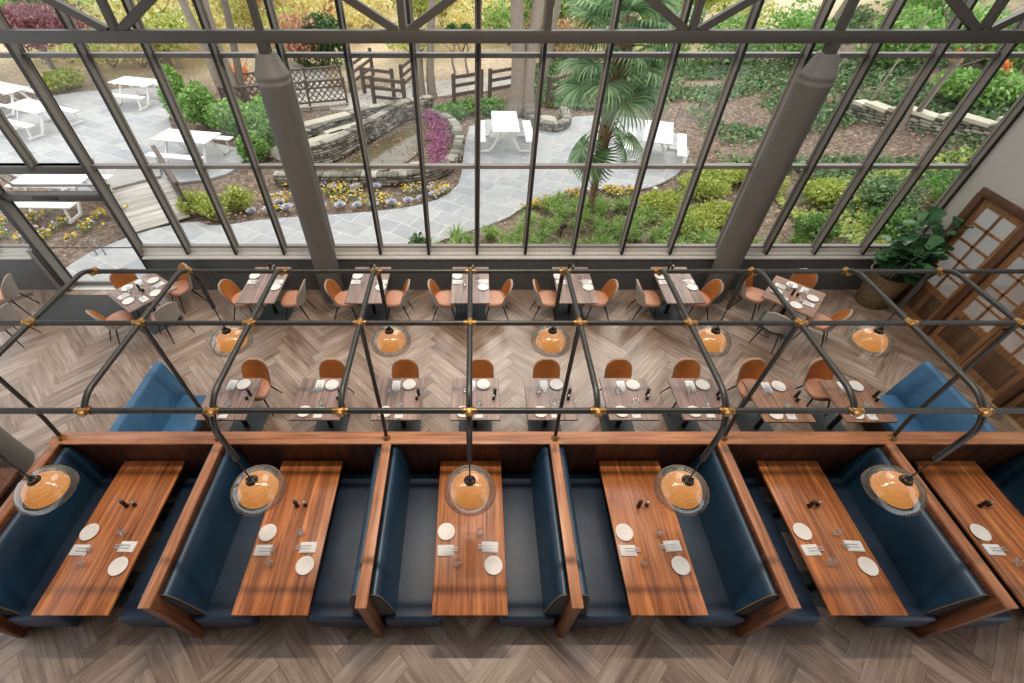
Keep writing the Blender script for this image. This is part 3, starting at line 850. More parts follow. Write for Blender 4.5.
# window row
tW = None
for k, x in enumerate((-4.02,-2.02,-0.07,1.92,3.90)):
    if tW is None: tW = make_table(0.72, 1.12, M['sheen_top'], (0.3,0.36)); o = tW; o.location = (x,6.865,0)
    else: o = dup(tW, (x,6.865,0))
    tag(o, 'long dining table against the window wall, %s window table from the left' % ords[k], 'table', 'tables along the window')
    put_chair(x-0.50, 6.80, -PI/2, 'tan leather chair on the left of the %s window table from the left' % ords[k], 'chairs along the window')
    put_chair(x+0.50, 6.80, PI/2, 'tan leather chair on the right of the %s window table from the left' % ords[k], 'chairs along the window')
    t = 'on the %s window table from the left' % ords[k]; g = 'on the window tables'
    place(x, 6.865, 0, (-0.26,0.24), (-0.25,0.05), 0, (-0.10,-0.04), 'at the left place '+t, g)
    place(x, 6.865, 0, (0.25,-0.11), (0.25,0.06), PI, (0.15,0.22), 'at the right place '+t, g)
    put('pepper_mill', x-0.03, 7.34, TZ+0.0005, 0, t, 'shakers '+g); put('salt_shaker', x+0.05, 7.35, TZ+0.0005, 0, t, 'shakers '+g)
# angled four-seat tables
def four(cx, cy, rz, mat, nm, w=0.88):
    o = make_table(w, w, mat, (0.3,0.3)); o.location = (cx,cy,0); o.rotation_euler = (0,0,rz)
    tag(o, 'square four-seat table set at an angle %s' % nm, 'table')
    sides = [('back right', 0), ('back left', PI/2), ('front left', PI), ('front right', -PI/2)]
    for nme, a in sides:
        q = rz+a
        # seat direction: outward normal of side at angle q
        dx, dy = math.cos(q), math.sin(q)
        put_chair(cx+dx*0.60, cy+dy*0.60, q+PI/2, 'tan and grey chair at the %s of the angled table %s' % (nme, nm), 'chairs at the angled tables')
        t = 'at the %s of the angled table %s' % (nme, nm)
        g = 'on the angled tables'
        place(cx, cy, q-PI/2, (-0.12,0.29), (0.1,0.28), -PI/2, (0.14,0.13), t, g)
    put('pepper_mill', cx-0.03, cy+0.02, TZ+0.0005, 0, 'on the angled table '+nm, 'shakers on the angled tables')
    put('salt_shaker', cx+0.05, cy-0.02, TZ+0.0005, 0, 'on the angled table '+nm, 'shakers on the angled tables')
four(-6.27, 6.66, math.radians(54), M['sheen_top'], 'by the glass doors')
four(5.97, 6.53, math.radians(48), M['tan_top'], 'by the potted fig')
# two chairs at the far left
put_chair(-9.28, 6.92, PI/2+0.25, 'grey-backed chair at the far left edge, one nearer the window', 'chairs at the far left')
put_chair(-8.72, 6.12, PI/2-0.1, 'grey-backed chair at the far left edge, one farther from the window', 'chairs at the far left')

# blue settees at both ends of the middle row
def settee(x, s, label):
    """s=+1: backrest on the left, seat faces +x"""
    r = empty('settee', (x, 0, 0)); tag(r, label, 'sofa')
    prof = [(0.0,0.05),(0.22,0.05),(0.20,0.48),(0.13,1.08),(0.11,1.11),(0.06,1.12),(0.02,1.10),(0.0,1.06)]
    MB().prism([(s*p, z) for p, z in prof], 3.26, 4.53).build('backrest', M['blue'], r, 50)
    a, c = sorted((s*0.18, s*0.66))
    MB().rbox(a, c, 3.26, 4.42, 0.32, 0.47, 0.04, 3).build('seat_cushion', M['blue'], r)
    a, c = sorted((s*0.20, s*0.62))
    MB().rbox(a, c, 3.28, 4.38, 0.03, 0.325, 0.006, 1).build('plinth', M['dark_wood'], r)
settee(-4.80, 1, 'blue upholstered settee at the left end of the middle row')
settee(6.86, -1, 'blue upholstered settee at the right end of the middle row, facing left')

# column and low screen at the left edge
cl = MB().lathe([(0.32,0),(0.32,ZT)], n=40, closed_top=True, closed_bot=True).build('column', M['column'])
cl.location = (-6.95, 3.40, 0); tag(cl, 'thick round grey column at the left edge beside the booths', 'column')
r = empty('side_cabinet', (-6.35, 2.35, 0)); tag(r, 'dark wood cabinet at the left edge behind the leftmost booth bench', 'cabinet')
MB().rbox(-0.5, 0.45, -0.45, 0.55, 0, 0.78, 0.006).build('body', M['dark_wood'], r)
MB().rbox(-0.54, 0.49, -0.49, 0.59, 0.78, 0.83, 0.008).build('top', M['post_wood'], r)

# ------------------------------------------------------------------ pipe frame with pendants
HX = [-0.04+1.063*j for j in range(-4, 6)]
HT = 3.14; BR = 0.30; YF = 2.13; YB = 4.23; PR = 0.026
YC = YF+BR-BR*math.cos(PI/4); ZC = HT-BR+BR*math.sin(PI/4); YA = YB-BR+BR*math.cos(PI/4)
YM = 3.19
pf = empty('pipe_frame', (0, YM, 0)); tag(pf, 'gunmetal pipe frame with brass fittings standing on the booth wall', 'pipe frame')
def P_(p): return (p[0], p[1]-YM, p[2])
RX1 = XW
MB().tube([P_((HX[0],YA,ZC)),P_((RX1,YA,ZC))], PR, 12).build('rail', M['pipe'], pf)
MB().tube([P_((-5.7,YM,HT)),P_((RX1,YM,HT))], PR, 12).build('rail', M['pipe'], pf)
MB().tube([P_((-5.7,YC,ZC)),P_((RX1,YC,ZC))], PR, 12).build('rail', M['pipe'], pf)
HPZ = HT+0.03
def hoop(x, front, back):
    pts = []
    n = 8
    zt = HT+0.0
    if front: pts += [(x,YF,2.43),(x,YF,zt-BR-0.05)]
    a0 = PI if front else PI*0.75
    for k in range(n+1):
        a = a0+(PI/2-a0)*k/n
        pts.append((x, YF+BR+BR*math.cos(a), zt-BR+BR*math.sin(a)))
    a1 = 0 if back else PI*0.25
    for k in range(n+1):
        a = PI/2+(a1-PI/2)*k/n
        pts.append((x, YB-BR+BR*math.cos(a), zt-BR+BR*math.sin(a)))
    if back: pts += [(x,YB,zt-BR-0.05),(x,YB,2.43)]
    return MB().tube([P_(p) for p in pts], PR, 12)
for j, x in enumerate(HX):
    back = (j % 2 == 1)
    hoop(x, not back, back).build('hoop', M['pipe'], pf)
fit0 = None
def fitting(p):
    global fit0
    if fit0 is None:
        b = MB()
        b.lathe([(0.0,-0.036),(0.024,-0.032),(0.034,-0.016),(0.036,0),(0.034,0.016),(0.024,0.032),(0.0,0.036)], n=14)
        b.tube([(-0.062,0,0),(-0.05,0,0),(-0.046,0,0),(0.046,0,0),(0.05,0,0),(0.062,0,0)], [0.031,0.033,0.029,0.029,0.033,0.031], 12)
        b.tube([(0,-0.045,0.0),(0,0.045,0.0)], 0.031, 12)
        fit0 = b.build('fitting', M['brass'], pf); fit0.location = P_(p)
    else:
        c = fit0.copy(); COL.objects.link(c); c.parent = pf; c.location = P_(p)
for x in HX:
    fitting((x,YA,ZC)); fitting((x,YM,HT)); fitting((x,YC,ZC))
for x in (-5.19,-3.22,-1.10,1.02,3.14,5.26):
    po = MB().tube([P_((x,YM-0.06,HZ)),P_((x,YM-0.02,1.6)),P_((x,YM,HT))], PR*0.9, 12).build('post', M['pipe'], pf)
    MB().lathe([(0.05,0),(0.05,0.012),(0.034,0.03),(0.032,0.06)], P_((x,YM-0.06,HZ)), 16, True, True).build('base_fitting', M['brass'], po)
# the pendant (origin at the end of the pipe)
def make_pendant():
    r = empty('pendant_lamp')
    MB().tube([(0,0,0.0),(0,0,-0.36)], 0.007, 8).build('stem', M['black_metal'], r)
    cp = MB().lathe([(0.0,-0.33),(0.018,-0.332),(0.02,-0.352),(0.034,-0.358),(0.036,-0.385),(0.056,-0.392),(0.06,-0.402),(0.052,-0.412),(0.0,-0.414)], n=24).build('cap', M['black_metal'], r)
    MB().lathe([(0.036,-0.362),(0.041,-0.366),(0.041,-0.378),(0.036,-0.382)], n=18).build('collar', M['brass'], cp)
    for k in range(2):
        cp_a = PI*k
        MB().tube([(0.03*math.cos(cp_a),0.03*math.sin(cp_a),-0.35),(0.045*math.cos(cp_a),0.045*math.sin(cp_a),-0.36),(0.05*math.cos(cp_a),0.05*math.sin(cp_a),-0.395)], 0.006, 6).build('clip', M['black_metal'], cp)
    prof = [(0.055,-0.398),(0.11,-0.406),(0.165,-0.43),(0.21,-0.47),(0.242,-0.52),(0.258,-0.575),(0.262,-0.62)]
    MB().lathe(prof, n=40).build('glass_shade', M['smoke_glass'], r)
    prof = [(0.04,-0.425),(0.085,-0.435),(0.13,-0.46),(0.165,-0.50),(0.186,-0.55),(0.194,-0.60)]
    MB().lathe(prof, n=40).build('inner_shade', M['amber'], r)
    MB().lathe([(0.0,-0.42),(0.014,-0.425),(0.016,-0.45),(0.035,-0.48),(0.04,-0.51),(0.03,-0.545),(0.0,-0.555)], n=16).build('bulb', M['bulb'], r)
    return r
def bulbmat():
    m, nt, out = new_mat('warm_bulb')
    e = N(nt, 'ShaderNodeEmission', {'Color': lin((255,190,110)), 'Strength': 6.0}); nt.links.new(e.outputs[0], out.inputs[0]); return m
M['bulb'] = bulbmat()
pen = None
nf = 0; nb = 0
for j, x in enumerate(HX):
    back = (j % 2 == 1); loc = (x, YB if back else YF, 2.43)
    if pen is None: pen = make_pendant(); o = pen; o.location = loc
    else: o = dup(pen, loc)
    if back:
        lab = 'amber and smoked glass pendant lamp above the aisle, %s from the left' % ords[nb]; nb += 1
    else:
        lab = 'amber and smoked glass pendant lamp above the booths, %s from the left' % ords[nf]; nf += 1
    tag(o, lab, 'lamp', 'pendant lamps on the pipe frame')

# ------------------------------------------------------------------ potted fiddle-leaf fig
def fig(x, y):
    r = empty('potted_fig', (x, y, 0)); tag(r, 'large fiddle-leaf fig in a ribbed bronze planter by the wooden doors', 'plant')
    b = MB(); n = 72; rings = []
    prof = [(0.25,0.0),(0.265,0.02),(0.30,0.3),(0.335,0.6),(0.35,0.72),(0.36,0.75),(0.335,0.75),(0.325,0.66)]
    vs = []
    for i, (rr, z) in enumerate(prof):
        for k in range(n):
            a = 2*PI*k/n; q = rr*(1+(0.012*(1 if k % 3 else -1.2) if 0 < i < 4 else 0))
            vs.append((q*math.cos(a), q*math.sin(a), z))
    fs = [(i*n+k, i*n+(k+1)%n, (i+1)*n+(k+1)%n, (i+1)*n+k) for i in range(len(prof)-1) for k in range(n)]
    fs.append(tuple(range(n-1,-1,-1)))
    b.add(vs, fs).build('pot', M['pot'], r)
    MB().lathe([(0.0,0.675),(0.33,0.67)], n=30).build('soil', M['soil'], r)
    rg = random.Random(5)
    tk = MB(); lf = MB()
    stems = []
    for s in range(6):
        a = 2*PI*s/6+rg.uniform(-0.3,0.3); hh = rg.uniform(1.35,1.95); sp = rg.uniform(0.1,0.34)
        pts = [(0.06*math.cos(a),0.06*math.sin(a),0.66)]
        for q in range(1, 5):
            t = q/4; pts.append((math.cos(a)*(0.06+sp*t), math.sin(a)*(0.06+sp*t)-0.10*t, 0.66+(hh-0.66)*t))
        tk.tube(pts, [0.02,0.017,0.014,0.011,0.006], 7); stems.append(pts)
    tk.build('stem', M['bark'], r)
    for pts in stems:
        for q in range(17):
            t = 0.2+0.8*q/16; f = t*4; i = min(3, int(f)); p = Vector(pts[i]).lerp(Vector(pts[i+1]), f-i)
            az = q*2.4+rg.uniform(-0.3,0.3); tilt = rg.uniform(-0.25,0.75) if t < 0.93 else rg.uniform(0.7,1.2)
            Ln = rg.uniform(0.28,0.42); Wd = Ln*0.62
            d = Vector((math.cos(az)*math.cos(tilt), math.sin(az)*math.cos(tilt), math.sin(tilt)))
            sd = Vector((-math.sin(az), math.cos(az), 0)); up = sd.cross(d)*-1
            if p.y+d.y*Ln > 0.33: d.y *= 0.3
            if p.x+d.x*Ln > 0.48: d.x *= 0.3
            prf = [(0.0,0.02),(0.15,0.32),(0.35,0.36),(0.55,0.44),(0.75,0.52),(0.9,0.36),(1.0,0.03)]
            vs = []
            for u, w in prf:
                c = p + d*(0.04+u*Ln) - Vector((0,0,1))*(0.22*Ln*u*u)
                vs += [c - sd*(w*Wd) + up*0.025*math.sin(u*20+q), c - up*0.02, c + sd*(w*Wd) + up*0.025*math.cos(u*18+q)]
            fs = []
            for m_ in range(len(prf)-1):
                fs += [(m_*3,m_*3+1,m_*3+4,m_*3+3),(m_*3+1,m_*3+2,m_*3+5,m_*3+4)]
            lf.add(vs, fs)
    me = lf.build('foliage', L['fig'], r, 60)
    return r
fig(8.26, 7.22)
# ------------------------------------------------------------------ garden
rng = np.random.default_rng(11)
rg = random.Random(21)
def terrain():
    xs = np.concatenate([np.arange(-60,-24,2.0), np.arange(-24,26,0.5), np.arange(26,60,2.0)])
    ys = np.concatenate([np.array([WY+0.2]), np.arange(8.0,30,0.5), np.arange(30,80,2.0)])
    vs = []; nx = len(xs)
    for y in ys:
        for x in xs:
            n_ = 0.06*mnoise.noise((x*0.5, y*0.5, 0)) if y > 8.5 else 0
            vs.append((x, y, hgt(x, y)-0.05 + (n_ if hgt(x,y) > 0.1 else n_*0.2)))
    fs = []
    for j in range(len(ys)-1):
        for i in range(nx-1):
            fs.append((j*nx+i, j*nx+i+1, (j+1)*nx+i+1, (j+1)*nx+i))
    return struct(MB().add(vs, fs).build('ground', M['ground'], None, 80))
terrain()
def slab(name, poly, z, mat, thick=0.06):
    n = len(poly)
    vs = [(x, y, z) for x, y in poly] + [(x, y, z-thick) for x, y in poly]
    return MB().add(vs, [tuple(range(n))] + [(k, n+k, n+(k+1) % n, (k+1) % n) for k in range(n)]).build(name, mat, None, 0)
def smooth_poly(p, it=2):
    for _ in range(it):
        q = []
        for a, b in zip(p, p[1:]+p[:1]):
            q += [(a[0]*.75+b[0]*.25, a[1]*.75+b[1]*.25), (a[0]*.25+b[0]*.75, a[1]*.25+b[1]*.75)]
        p = q
    return p
def curve(p, it=2):
    for _ in range(it):
        q = [p[0]]
        for a, b in zip(p, p[1:]): q += [(a[0]*.75+b[0]*.25, a[1]*.75+b[1]*.25), (a[0]*.25+b[0]*.75, a[1]*.25+b[1]*.75)]
        p = q+[p[-1]]
    return p
MAIN = [(-8.7,7.88),(-1.9,7.88),(-1.75,8.6),(-1.0,9.45),(0.8,10.5),(1.3,11.15),(2.3,11.85),(3.5,12.25),(4.6,12.15),(5.3,12.4),(6.4,13.4),(7.3,15.3),(6.9,17.4),(5.2,18.3),(3.3,17.9),(3.2,16.6),(2.2,17.0),(1.9,18.0),(-0.1,17.6),(-0.35,15.2),(-0.35,13.4),(-0.5,12.2),(-1.2,11.4),(-2.3,11.0),(-3.9,10.75),(-5.5,10.55),(-6.6,10.15),(-7.3,10.5),(-8.4,9.9),(-8.8,9.4),(-9.2,8.9),(-9.35,7.88)]
MAIN = [(-9.0,7.86),(-1.9,7.86)]+curve(MAIN[2:], 1)
struct(slab('path', MAIN, 0.02, M['flag']))
LP = [(-9.2,12.5),(-7.6,12.9),(-7.2,13.9),(-7.6,15.0),(-9.2,15.7),(-10.6,16.4),(-11.8,18.4),(-11.4,20.6),(-13.6,21.8),(-17.5,20.8),(-20,18),(-18.5,15.5),(-14,13.2),(-12.8,12.4),(-10.6,11.9)]
struct(slab('path', smooth_poly(LP, 1), 0.018, M['flag']))
struct(slab('path', smooth_poly([(-5.4,18.5),(-3.6,19.6),(-1.8,20.3),(0.2,20.9),(2.6,22.2),(2.2,23.6),(-0.4,22.9),(-2.6,22.2),(-5.0,21.2),(-6.2,19.8)], 1), 0.015, M['concrete']))
struct(slab('path', smooth_poly([(-7.6,19.6),(-6.2,20.4),(-6.6,23.0),(-8.2,26.0),(-10.2,26.0),(-8.6,22.6)], 1), 0.014, M['concrete']))

# picnic tables
def picnic(x, y, rz, label, first=[None]):
    if first[0] is None:
        r = empty('picnic_table', (x,y,0.02), rz); first[0] = r
        b = MB()
        for k in range(6):
            xx = -0.43+k*0.1435; b.rbox(xx, xx+0.138, -0.92, 0.92, 0.72, 0.755, 0.006, 1)
        b.build('table_top', M['bench_white'], r)
        for s in (-1, 1):
            b = MB()
            for k in range(2):
                xx = s*0.78-0.14+k*0.142; b.rbox(xx, xx+0.138, -0.92, 0.92, 0.42, 0.455, 0.006, 1)
            b.build('bench_seat', M['bench_white'], r)
        for yy in (-0.66, 0.66):
            b = MB()
            for s in (-1, 1):
                b.beam((s*0.1,yy,0.70),(s*0.5,yy,0.03),0.06,0.06,(0,1,0)).beam((s*0.46,yy,0.04),(s*0.95,yy,0.04),0.06,0.06).beam((s*0.86,yy,0.04),(s*0.80,yy,0.42),0.05,0.05,(0,1,0))
            b.beam((-0.42,yy,0.70),(0.42,yy,0.70),0.06,0.04)
            b.build('leg_frame', M['bench_white'], r)
    else:
        r = dup(first[0], (x,y,0.02), rz)
    tag(r, label, 'picnic table', 'white picnic tables in the garden')
picnic(1.01, 15.4, 0, 'white picnic table with two benches at the middle of the patio')
picnic(5.75, 14.5, math.radians(-18), 'white picnic table half hidden behind the palm')
picnic(-8.8, 14.15, math.radians(79), 'white picnic table on the left terrace nearest the boardwalk')
picnic(-15.4, 16.85, math.radians(66), 'white picnic table on the left terrace beside the red maple')
picnic(-13.3, 19.7, math.radians(74), 'white picnic table at the back of the left terrace')
picnic(-17.9, 18.9, math.radians(66), 'white picnic table farthest to the left on the terrace')
picnic(-11.0, 11.25, math.radians(88), 'white picnic table seen through the transom of the glass doors')

# boardwalk with hand rails
bw2 = empty('boardwalk', (-8.0, 10.2, 0)); tag(bw2, 'grey plank boardwalk leading up to the left terrace', 'boardwalk')
bw2.rotation_euler = (0,0,math.atan2(2.25,-1.7)-PI/2)
b = MB()
for k in range(19): b.rbox(-0.72, 0.72, k*0.148, k*0.148+0.14, 0.02, 0.06, 0.006, 1)
b.build('planks', M['deck'], bw2)
for s in (-1, 1):
    h_ = MB()
    for k in range(3): h_.box(s*0.76-0.04, s*0.76+0.04, 0.1+k*1.25, 0.18+k*1.25, 0, 0.95)
    h_.box(s*0.76-0.03, s*0.76+0.03, 0.05, 2.8, 0.12, 0.20).box(s*0.76-0.03, s*0.76+0.03, 0.05, 2.8, 0.48, 0.56)
    h_.box(s*0.76-0.06, s*0.76+0.06, 0.0, 2.85, 0.92, 0.97)
    h_.build('handrail', M['rail_wood'], bw2)
g = slab('concrete_ramp', [(-11.6,13.9),(-9.9,14.0),(-9.3,12.9),(-10.4,12.0)], 0.10, M['concrete'], 0.2); tag(g, 'sloping grey concrete slab beside the boardwalk', 'slab')

# dry-stone walls
def stone_wall(name, pts, h, label, mat='stone', cz=0.0, th=0.3, course=0.08, cap=False):
    b = MB()
    segs = []
    for a, c in zip(pts, pts[1:]): segs.append((Vector(a), Vector(c)))
    nc = max(1, int(h/course))
    for q in range(nc):
        for a, c in segs:
            L_ = (c-a).length; d = (c-a)/L_; nrm = Vector((-d.y, d.x)); t = 0.0
            while t < L_:
                w_ = min(rg.uniform(0.14,0.38), L_-t+0.05)
                m_ = a+d*(t+w_/2); off = rg.uniform(-0.03,0.03)
                Mx = Matrix.Translation((m_.x+nrm.x*off, m_.y+nrm.y*off, cz+hgt(m_.x,m_.y)+q*course)) @ Matrix.Rotation(math.atan2(d.y,d.x)+rg.uniform(-0.05,0.05), 4, 'Z')
                b.rbox(-w_/2, w_/2-0.012, -th/2, th/2, 0, course-0.01, 0.018, 1, Mx)
                t += w_
    o = b.build(name, M[mat], None, 50); tag(o, label, 'stone wall')
    if cap:
        cb = MB()
        for a, c in segs:
            d = (c-a).normalized(); L_ = (c-a).length; t = 0
            while t < L_-0.05:
                w_ = min(rg.uniform(0.7,1.2), L_-t); p0 = a+d*t; p1 = a+d*(t+w_-0.02); m0 = (p0+p1)/2; zz = cz+hgt(m0.x,m0.y)+nc*course+0.04
                cb.beam((p0.x,p0.y,zz),(p1.x,p1.y,zz),th+0.1,0.09); t += w_
        cb.build('cap', M['pale_stone'], o, 0)
    return o
water = slab('pond', smooth_poly([(-4.4,13.3),(-3.4,15.2),(-2.5,17.2),(-1.7,17.0),(-1.6,15.4),(-2.0,14.2),(-2.7,13.5),(-3.6,13.1)], 2), 0.0, M['water'])
tag(water, 'small murky brown pond inside the stone walls', 'pond')
stone_wall('stone_wall', curve([(-5.7,13.6),(-4.6,14.0),(-3.9,15.2),(-3.1,16.9),(-2.5,18.0),(-1.6,18.4)]), 0.66, 'tall dry stone retaining wall behind the pond')
stone_wall('stone_wall', curve([(-6.6,14.9),(-5.7,15.6),(-5.0,16.8),(-4.0,18.0),(-2.4,18.9)]), 0.44, 'low stacked stone wall above the pond below the bridge')
stone_wall('stone_wall', curve([(-5.8,12.6),(-3.9,12.6),(-2.2,12.55),(-1.1,12.9),(-0.55,14.0),(-0.45,15.6),(-0.8,17.2),(-1.6,18.0)]), 0.33, 'curved low stone border between the pond and the patio')
stone_wall('stone_wall', curve([(2.0,18.2),(2.2,16.9),(2.9,16.5),(3.4,17.0),(3.4,18.2)]), 0.33, 'small curved stone planter wall by the tree behind the picnic table')
stone_wall('stone_wall', [(14.4,11.6),(13.9,12.6),(13.4,13.7),(12.9,14.9),(12.6,16.0)], 0.5, 'low pale-capped stone wall along the right hillside', 'stone', -0.1, 0.35, 0.09, True)
b = MB()
for (x, y, rz) in ((-4.9,14.9,0.75),(-4.2,15.9,0.75),(-5.2,16.6,0.7)):
    b = MB().rbox(-0.9,0.9,-0.22,0.22,0,0.12,0.03,2)
    o = b.build('stone_slab', M['pale_stone']); o.location = (x,y,0.32+0.0); o.rotation_euler = (0,0,rz)
    tag(o, 'long pale stone slab lying above the pond', 'stone slab', 'slabs above the pond')

# rocks
for k, (x, y, s, lab) in enumerate(((-6.1,14.6,0.4,'grey boulder below the left column beside the bushes'),(-5.6,14.2,0.3,'small grey boulder in front of the bushes by the pond'),(-3.0,12.95,0.24,'pale rock at the near pond edge, leftmost'),(-2.2,13.25,0.28,'pale rock at the near pond edge, middle one'),(-1.75,13.6,0.22,'pale rock at the near pond edge beside the azalea'),(2.6,17.3,0.35,'mossy rock inside the small stone planter'))):
    bm = bmesh.new(); bmesh.ops.create_icosphere(bm, subdivisions=3, radius=1)
    for v in bm.verts:
        f_ = 1+0.35*mnoise.noise(v.co*1.3+Vector((k*5,0,0))); v.co = Vector((v.co.x*f_*s*1.3, v.co.y*f_*s, max(-0.2, v.co.z*f_)*s*0.7))
    o = MB().frombm(bm).build('boulder', M['pale_stone' if k > 1 else 'stone'], None, 50); o.location = (x,y,0.02); tag(o, lab, 'rock')

# wooden bridge with lattice rails
br = empty('wooden_bridge', (-9.3, 18.0, 0)); br.rotation_euler = (0,0,math.atan2(1.25,4.2)); tag(br, 'grey wooden footbridge with lattice rails left of the column', 'bridge')
b = MB()
for k in range(31): b.rbox(k*0.145, k*0.145+0.138, 0.0, 1.9, 0.06, 0.11, 0.004, 1)
b.box(0,4.5,0.05,0.15,-0.05,0.06).box(0,4.5,1.75,1.85,-0.05,0.06).build('deck', M['deck'], br)
for yy in (0.05, 1.85):
    h_ = MB()
    for xx in (0.0, 1.5, 3.0, 4.42): h_.box(xx, xx+0.09, yy-0.045, yy+0.045, 0.0, 1.02)
    h_.box(0, 4.5, yy-0.05, yy+0.05, 0.92, 0.98).box(0, 4.5, yy-0.03, yy+0.03, 0.2, 0.26)
    h_.build('rail', M['rail_wood'], br)
    lt = MB()
    for q in range(3):
        a, c = q*1.46+0.09, q*1.46+1.48
        nn = 6; st = (c-a)/nn
        for k in range(-3, nn):
            for sgn in (1, -1):
                xa = a+k*st; za, zb = 0.26, 0.92; xb = xa+0.62
                t0 = max(0, (a-xa)/(xb-xa)); t1 = min(1, (c-xa)/(xb-xa))
                if t1-t0 < 0.1: continue
                p0 = (xa+(xb-xa)*t0, za+(zb-za)*t0); p1 = (xa+(xb-xa)*t1, za+(zb-za)*t1)
                if sgn < 0: p0 = (a+c-p0[0], p0[1]); p1 = (a+c-p1[0], p1[1])
                lt.beam((p0[0], yy+0.012*sgn, p0[1]), (p1[0], yy+0.012*sgn, p1[1]), 0.02, 0.035)
    lt.build('lattice', M['rail_wood'], br)
# rail fences
def fence(p0, p1, label, n=2):
    d = Vector((p1[0]-p0[0], p1[1]-p0[1])); L_ = d.length
    r = empty('rail_fence', (p0[0], p0[1], hgt(*p0)), math.atan2(d.y, d.x)); tag(r, label, 'fence')
    for k in range(n):
        x = L_*k/(n-1); MB().box(x-0.06, x+0.06, -0.06, 0.06, -0.05, 1.05).build('post', M['rail_wood'], r)
    for z in (0.3, 0.62, 0.92):
        MB().rbox(0, L_, -0.03, 0.03, z-0.06, z+0.06, 0.01, 1).build('rail', M['rail_wood'], r)
fence((-3.96,19.4),(-2.7,19.0), 'short dark rail fence beside the pond path, front section')
fence((-4.6,20.8),(-3.3,20.3), 'dark rail fence section right of the bridge')
fence((-5.2,21.0),(-4.7,23.6), 'dark rail fence running back from the bridge')
fence((-3.0,20.9),(-2.4,23.4), 'dark rail fence section left of the far path')
fence((-0.8,19.6),(0.3,20.2), 'dark rail fence left of the gap behind the picnic table')
fence((0.65,20.3),(1.7,20.9), 'dark rail fence right of the gap behind the picnic table')
fence((2.9,19.2),(5.2,21.2), 'longer dark rail fence behind the palm', 3)

# ---- vegetation
def shrub(name, x, y, rx, ry, rz_, n, size, mat, label, group=None, z0=None, cat='shrub', zoff=0.0, seed=None):
    h0 = hgt(x, y) if z0 is None else z0
    r_ = np.random.default_rng(seed if seed is not None else rg.randint(0, 10**6))
    P = blob_pts(n, (0,0,rz_*0.75+zoff), (rx,ry,rz_), r_, 0.5, 9)
    P[:,2] = np.maximum(P[:,2], 0.02)
    root = empty(name, (x,y,h0)); tag(root, label, cat, group)
    leaf_mesh('foliage', P, size, L[mat], root, r_)
    st = MB()
    for k in range(5):
        a = 2*PI*k/5+rg.random(); st.tube([(0,0,-0.05),(math.cos(a)*rx*0.25,math.sin(a)*ry*0.25,rz_*0.5),(math.cos(a)*rx*0.5,math.sin(a)*ry*0.5,rz_*0.95+zoff)], [0.03,0.02,0.008], 5)
    st.build('stem', M['bark'], root)
    return root
for x, y, rx, rz_, m, lab in ((-9.7,17.0,0.75,0.85,'bright','bright green bush behind the left picnic table, leftmost'),(-10.9,18.0,0.6,1.0,'bright','upright green bush at the back left of the terrace'),
    (-8.4,16.5,0.9,0.7,'bright','broad green bush behind the left picnic table, middle'),(-7.2,15.9,0.8,0.75,'bright','green bush behind the left picnic table, nearest the column'),
    (-6.6,15.3,0.75,1.1,'bright','tall bright green bush left of the column'),(-6.9,14.2,0.5,0.5,'bright','small green bush in front of the tall bush by the column')):
    shrub('bush', x, y, rx, rx, rz_, 2600, 0.13, m, lab)
shrub('bush', -7.1, 25.0, 1.6, 1.4, 1.2, 2600, 0.2, 'dark', 'dark evergreen bush beyond the bridge')
shrub('bush', 8.2, 9.55, 0.55, 0.5, 0.45, 2200, 0.09, 'green', 'small dense green shrub close to the window at the right column')
shrub('bush', -17.6, 21.6, 0.9, 0.9, 0.5, 1500, 0.14, 'lime', 'low lime bush under the red maple')
for k, (x, y) in enumerate(((5.4,9.9),(6.2,10.6),(7.0,12.6),(6.4,12.0),(7.8,12.9),(8.3,12.2),(5.0,11.0))):
    shrub('lime_shrub', x, y, 0.8, 0.7, 0.28, 2200, 0.085, 'lime', 'low lime green shrub in the bed right of the palm', 'lime shrubs right of the palm')
for k, (x, y) in enumerate(((-6.75,10.75),(-7.35,10.95),(-6.3,11.15))):
    shrub('gold_shrub', x, y, 0.5, 0.4, 0.36, 1300, 0.09, 'lime', 'golden yellow shrub beside the boardwalk', 'golden shrubs beside the boardwalk')
for x, y in ((-0.95,13.7),(-1.2,14.5),(-1.05,15.2),(-1.35,15.9),(-1.3,16.7),(-1.6,17.4)):
    shrub('azalea', x, y, 0.5, 0.55, 0.27, 420, 0.075, 'magenta', 'low magenta azalea at the right edge of the pond', 'azaleas along the pond edge')
shrub('bush', -0.95, 18.2, 0.9, 0.8, 0.3, 1500, 0.13, 'green', 'low green ground cover bush behind the azaleas')
shrub('bush', 0.4, 18.6, 1.1, 0.7, 0.3, 1700, 0.13, 'green', 'low green bush behind the middle picnic table')
for k, (x, y, rx, m) in enumerate(((10.6,10.6,0.9,'ivy'),(11.9,10.2,1.0,'green'),(10.0,9.4,0.7,'green'),(9.4,11.2,0.7,'lime'))):
    shrub('bush', x, y, rx, rx, 0.35, 1800, 0.1, m, ('low spreading shrub on the slope outside the right windows, ' + ('darkest one','one nearest the right wall','one nearest the glass','lime coloured one')[k]))
for k, (x, y, rx, rz_) in enumerate(((14.8,14.6,1.2,0.6),(13.6,22.5,1.8,1.2),(11.6,24.0,1.6,1.1),(15.4,19.2,1.5,1.0),(9.0,25.5,1.8,1.1),(16.8,16.6,1.6,0.9),(17.5,21.5,2.0,1.4))):
    shrub('hillside_shrub', x, y, rx, rx, rz_, 2600, 0.17, 'bright', 'bright green shrub on the right hillside', 'bright shrubs on the right hillside')
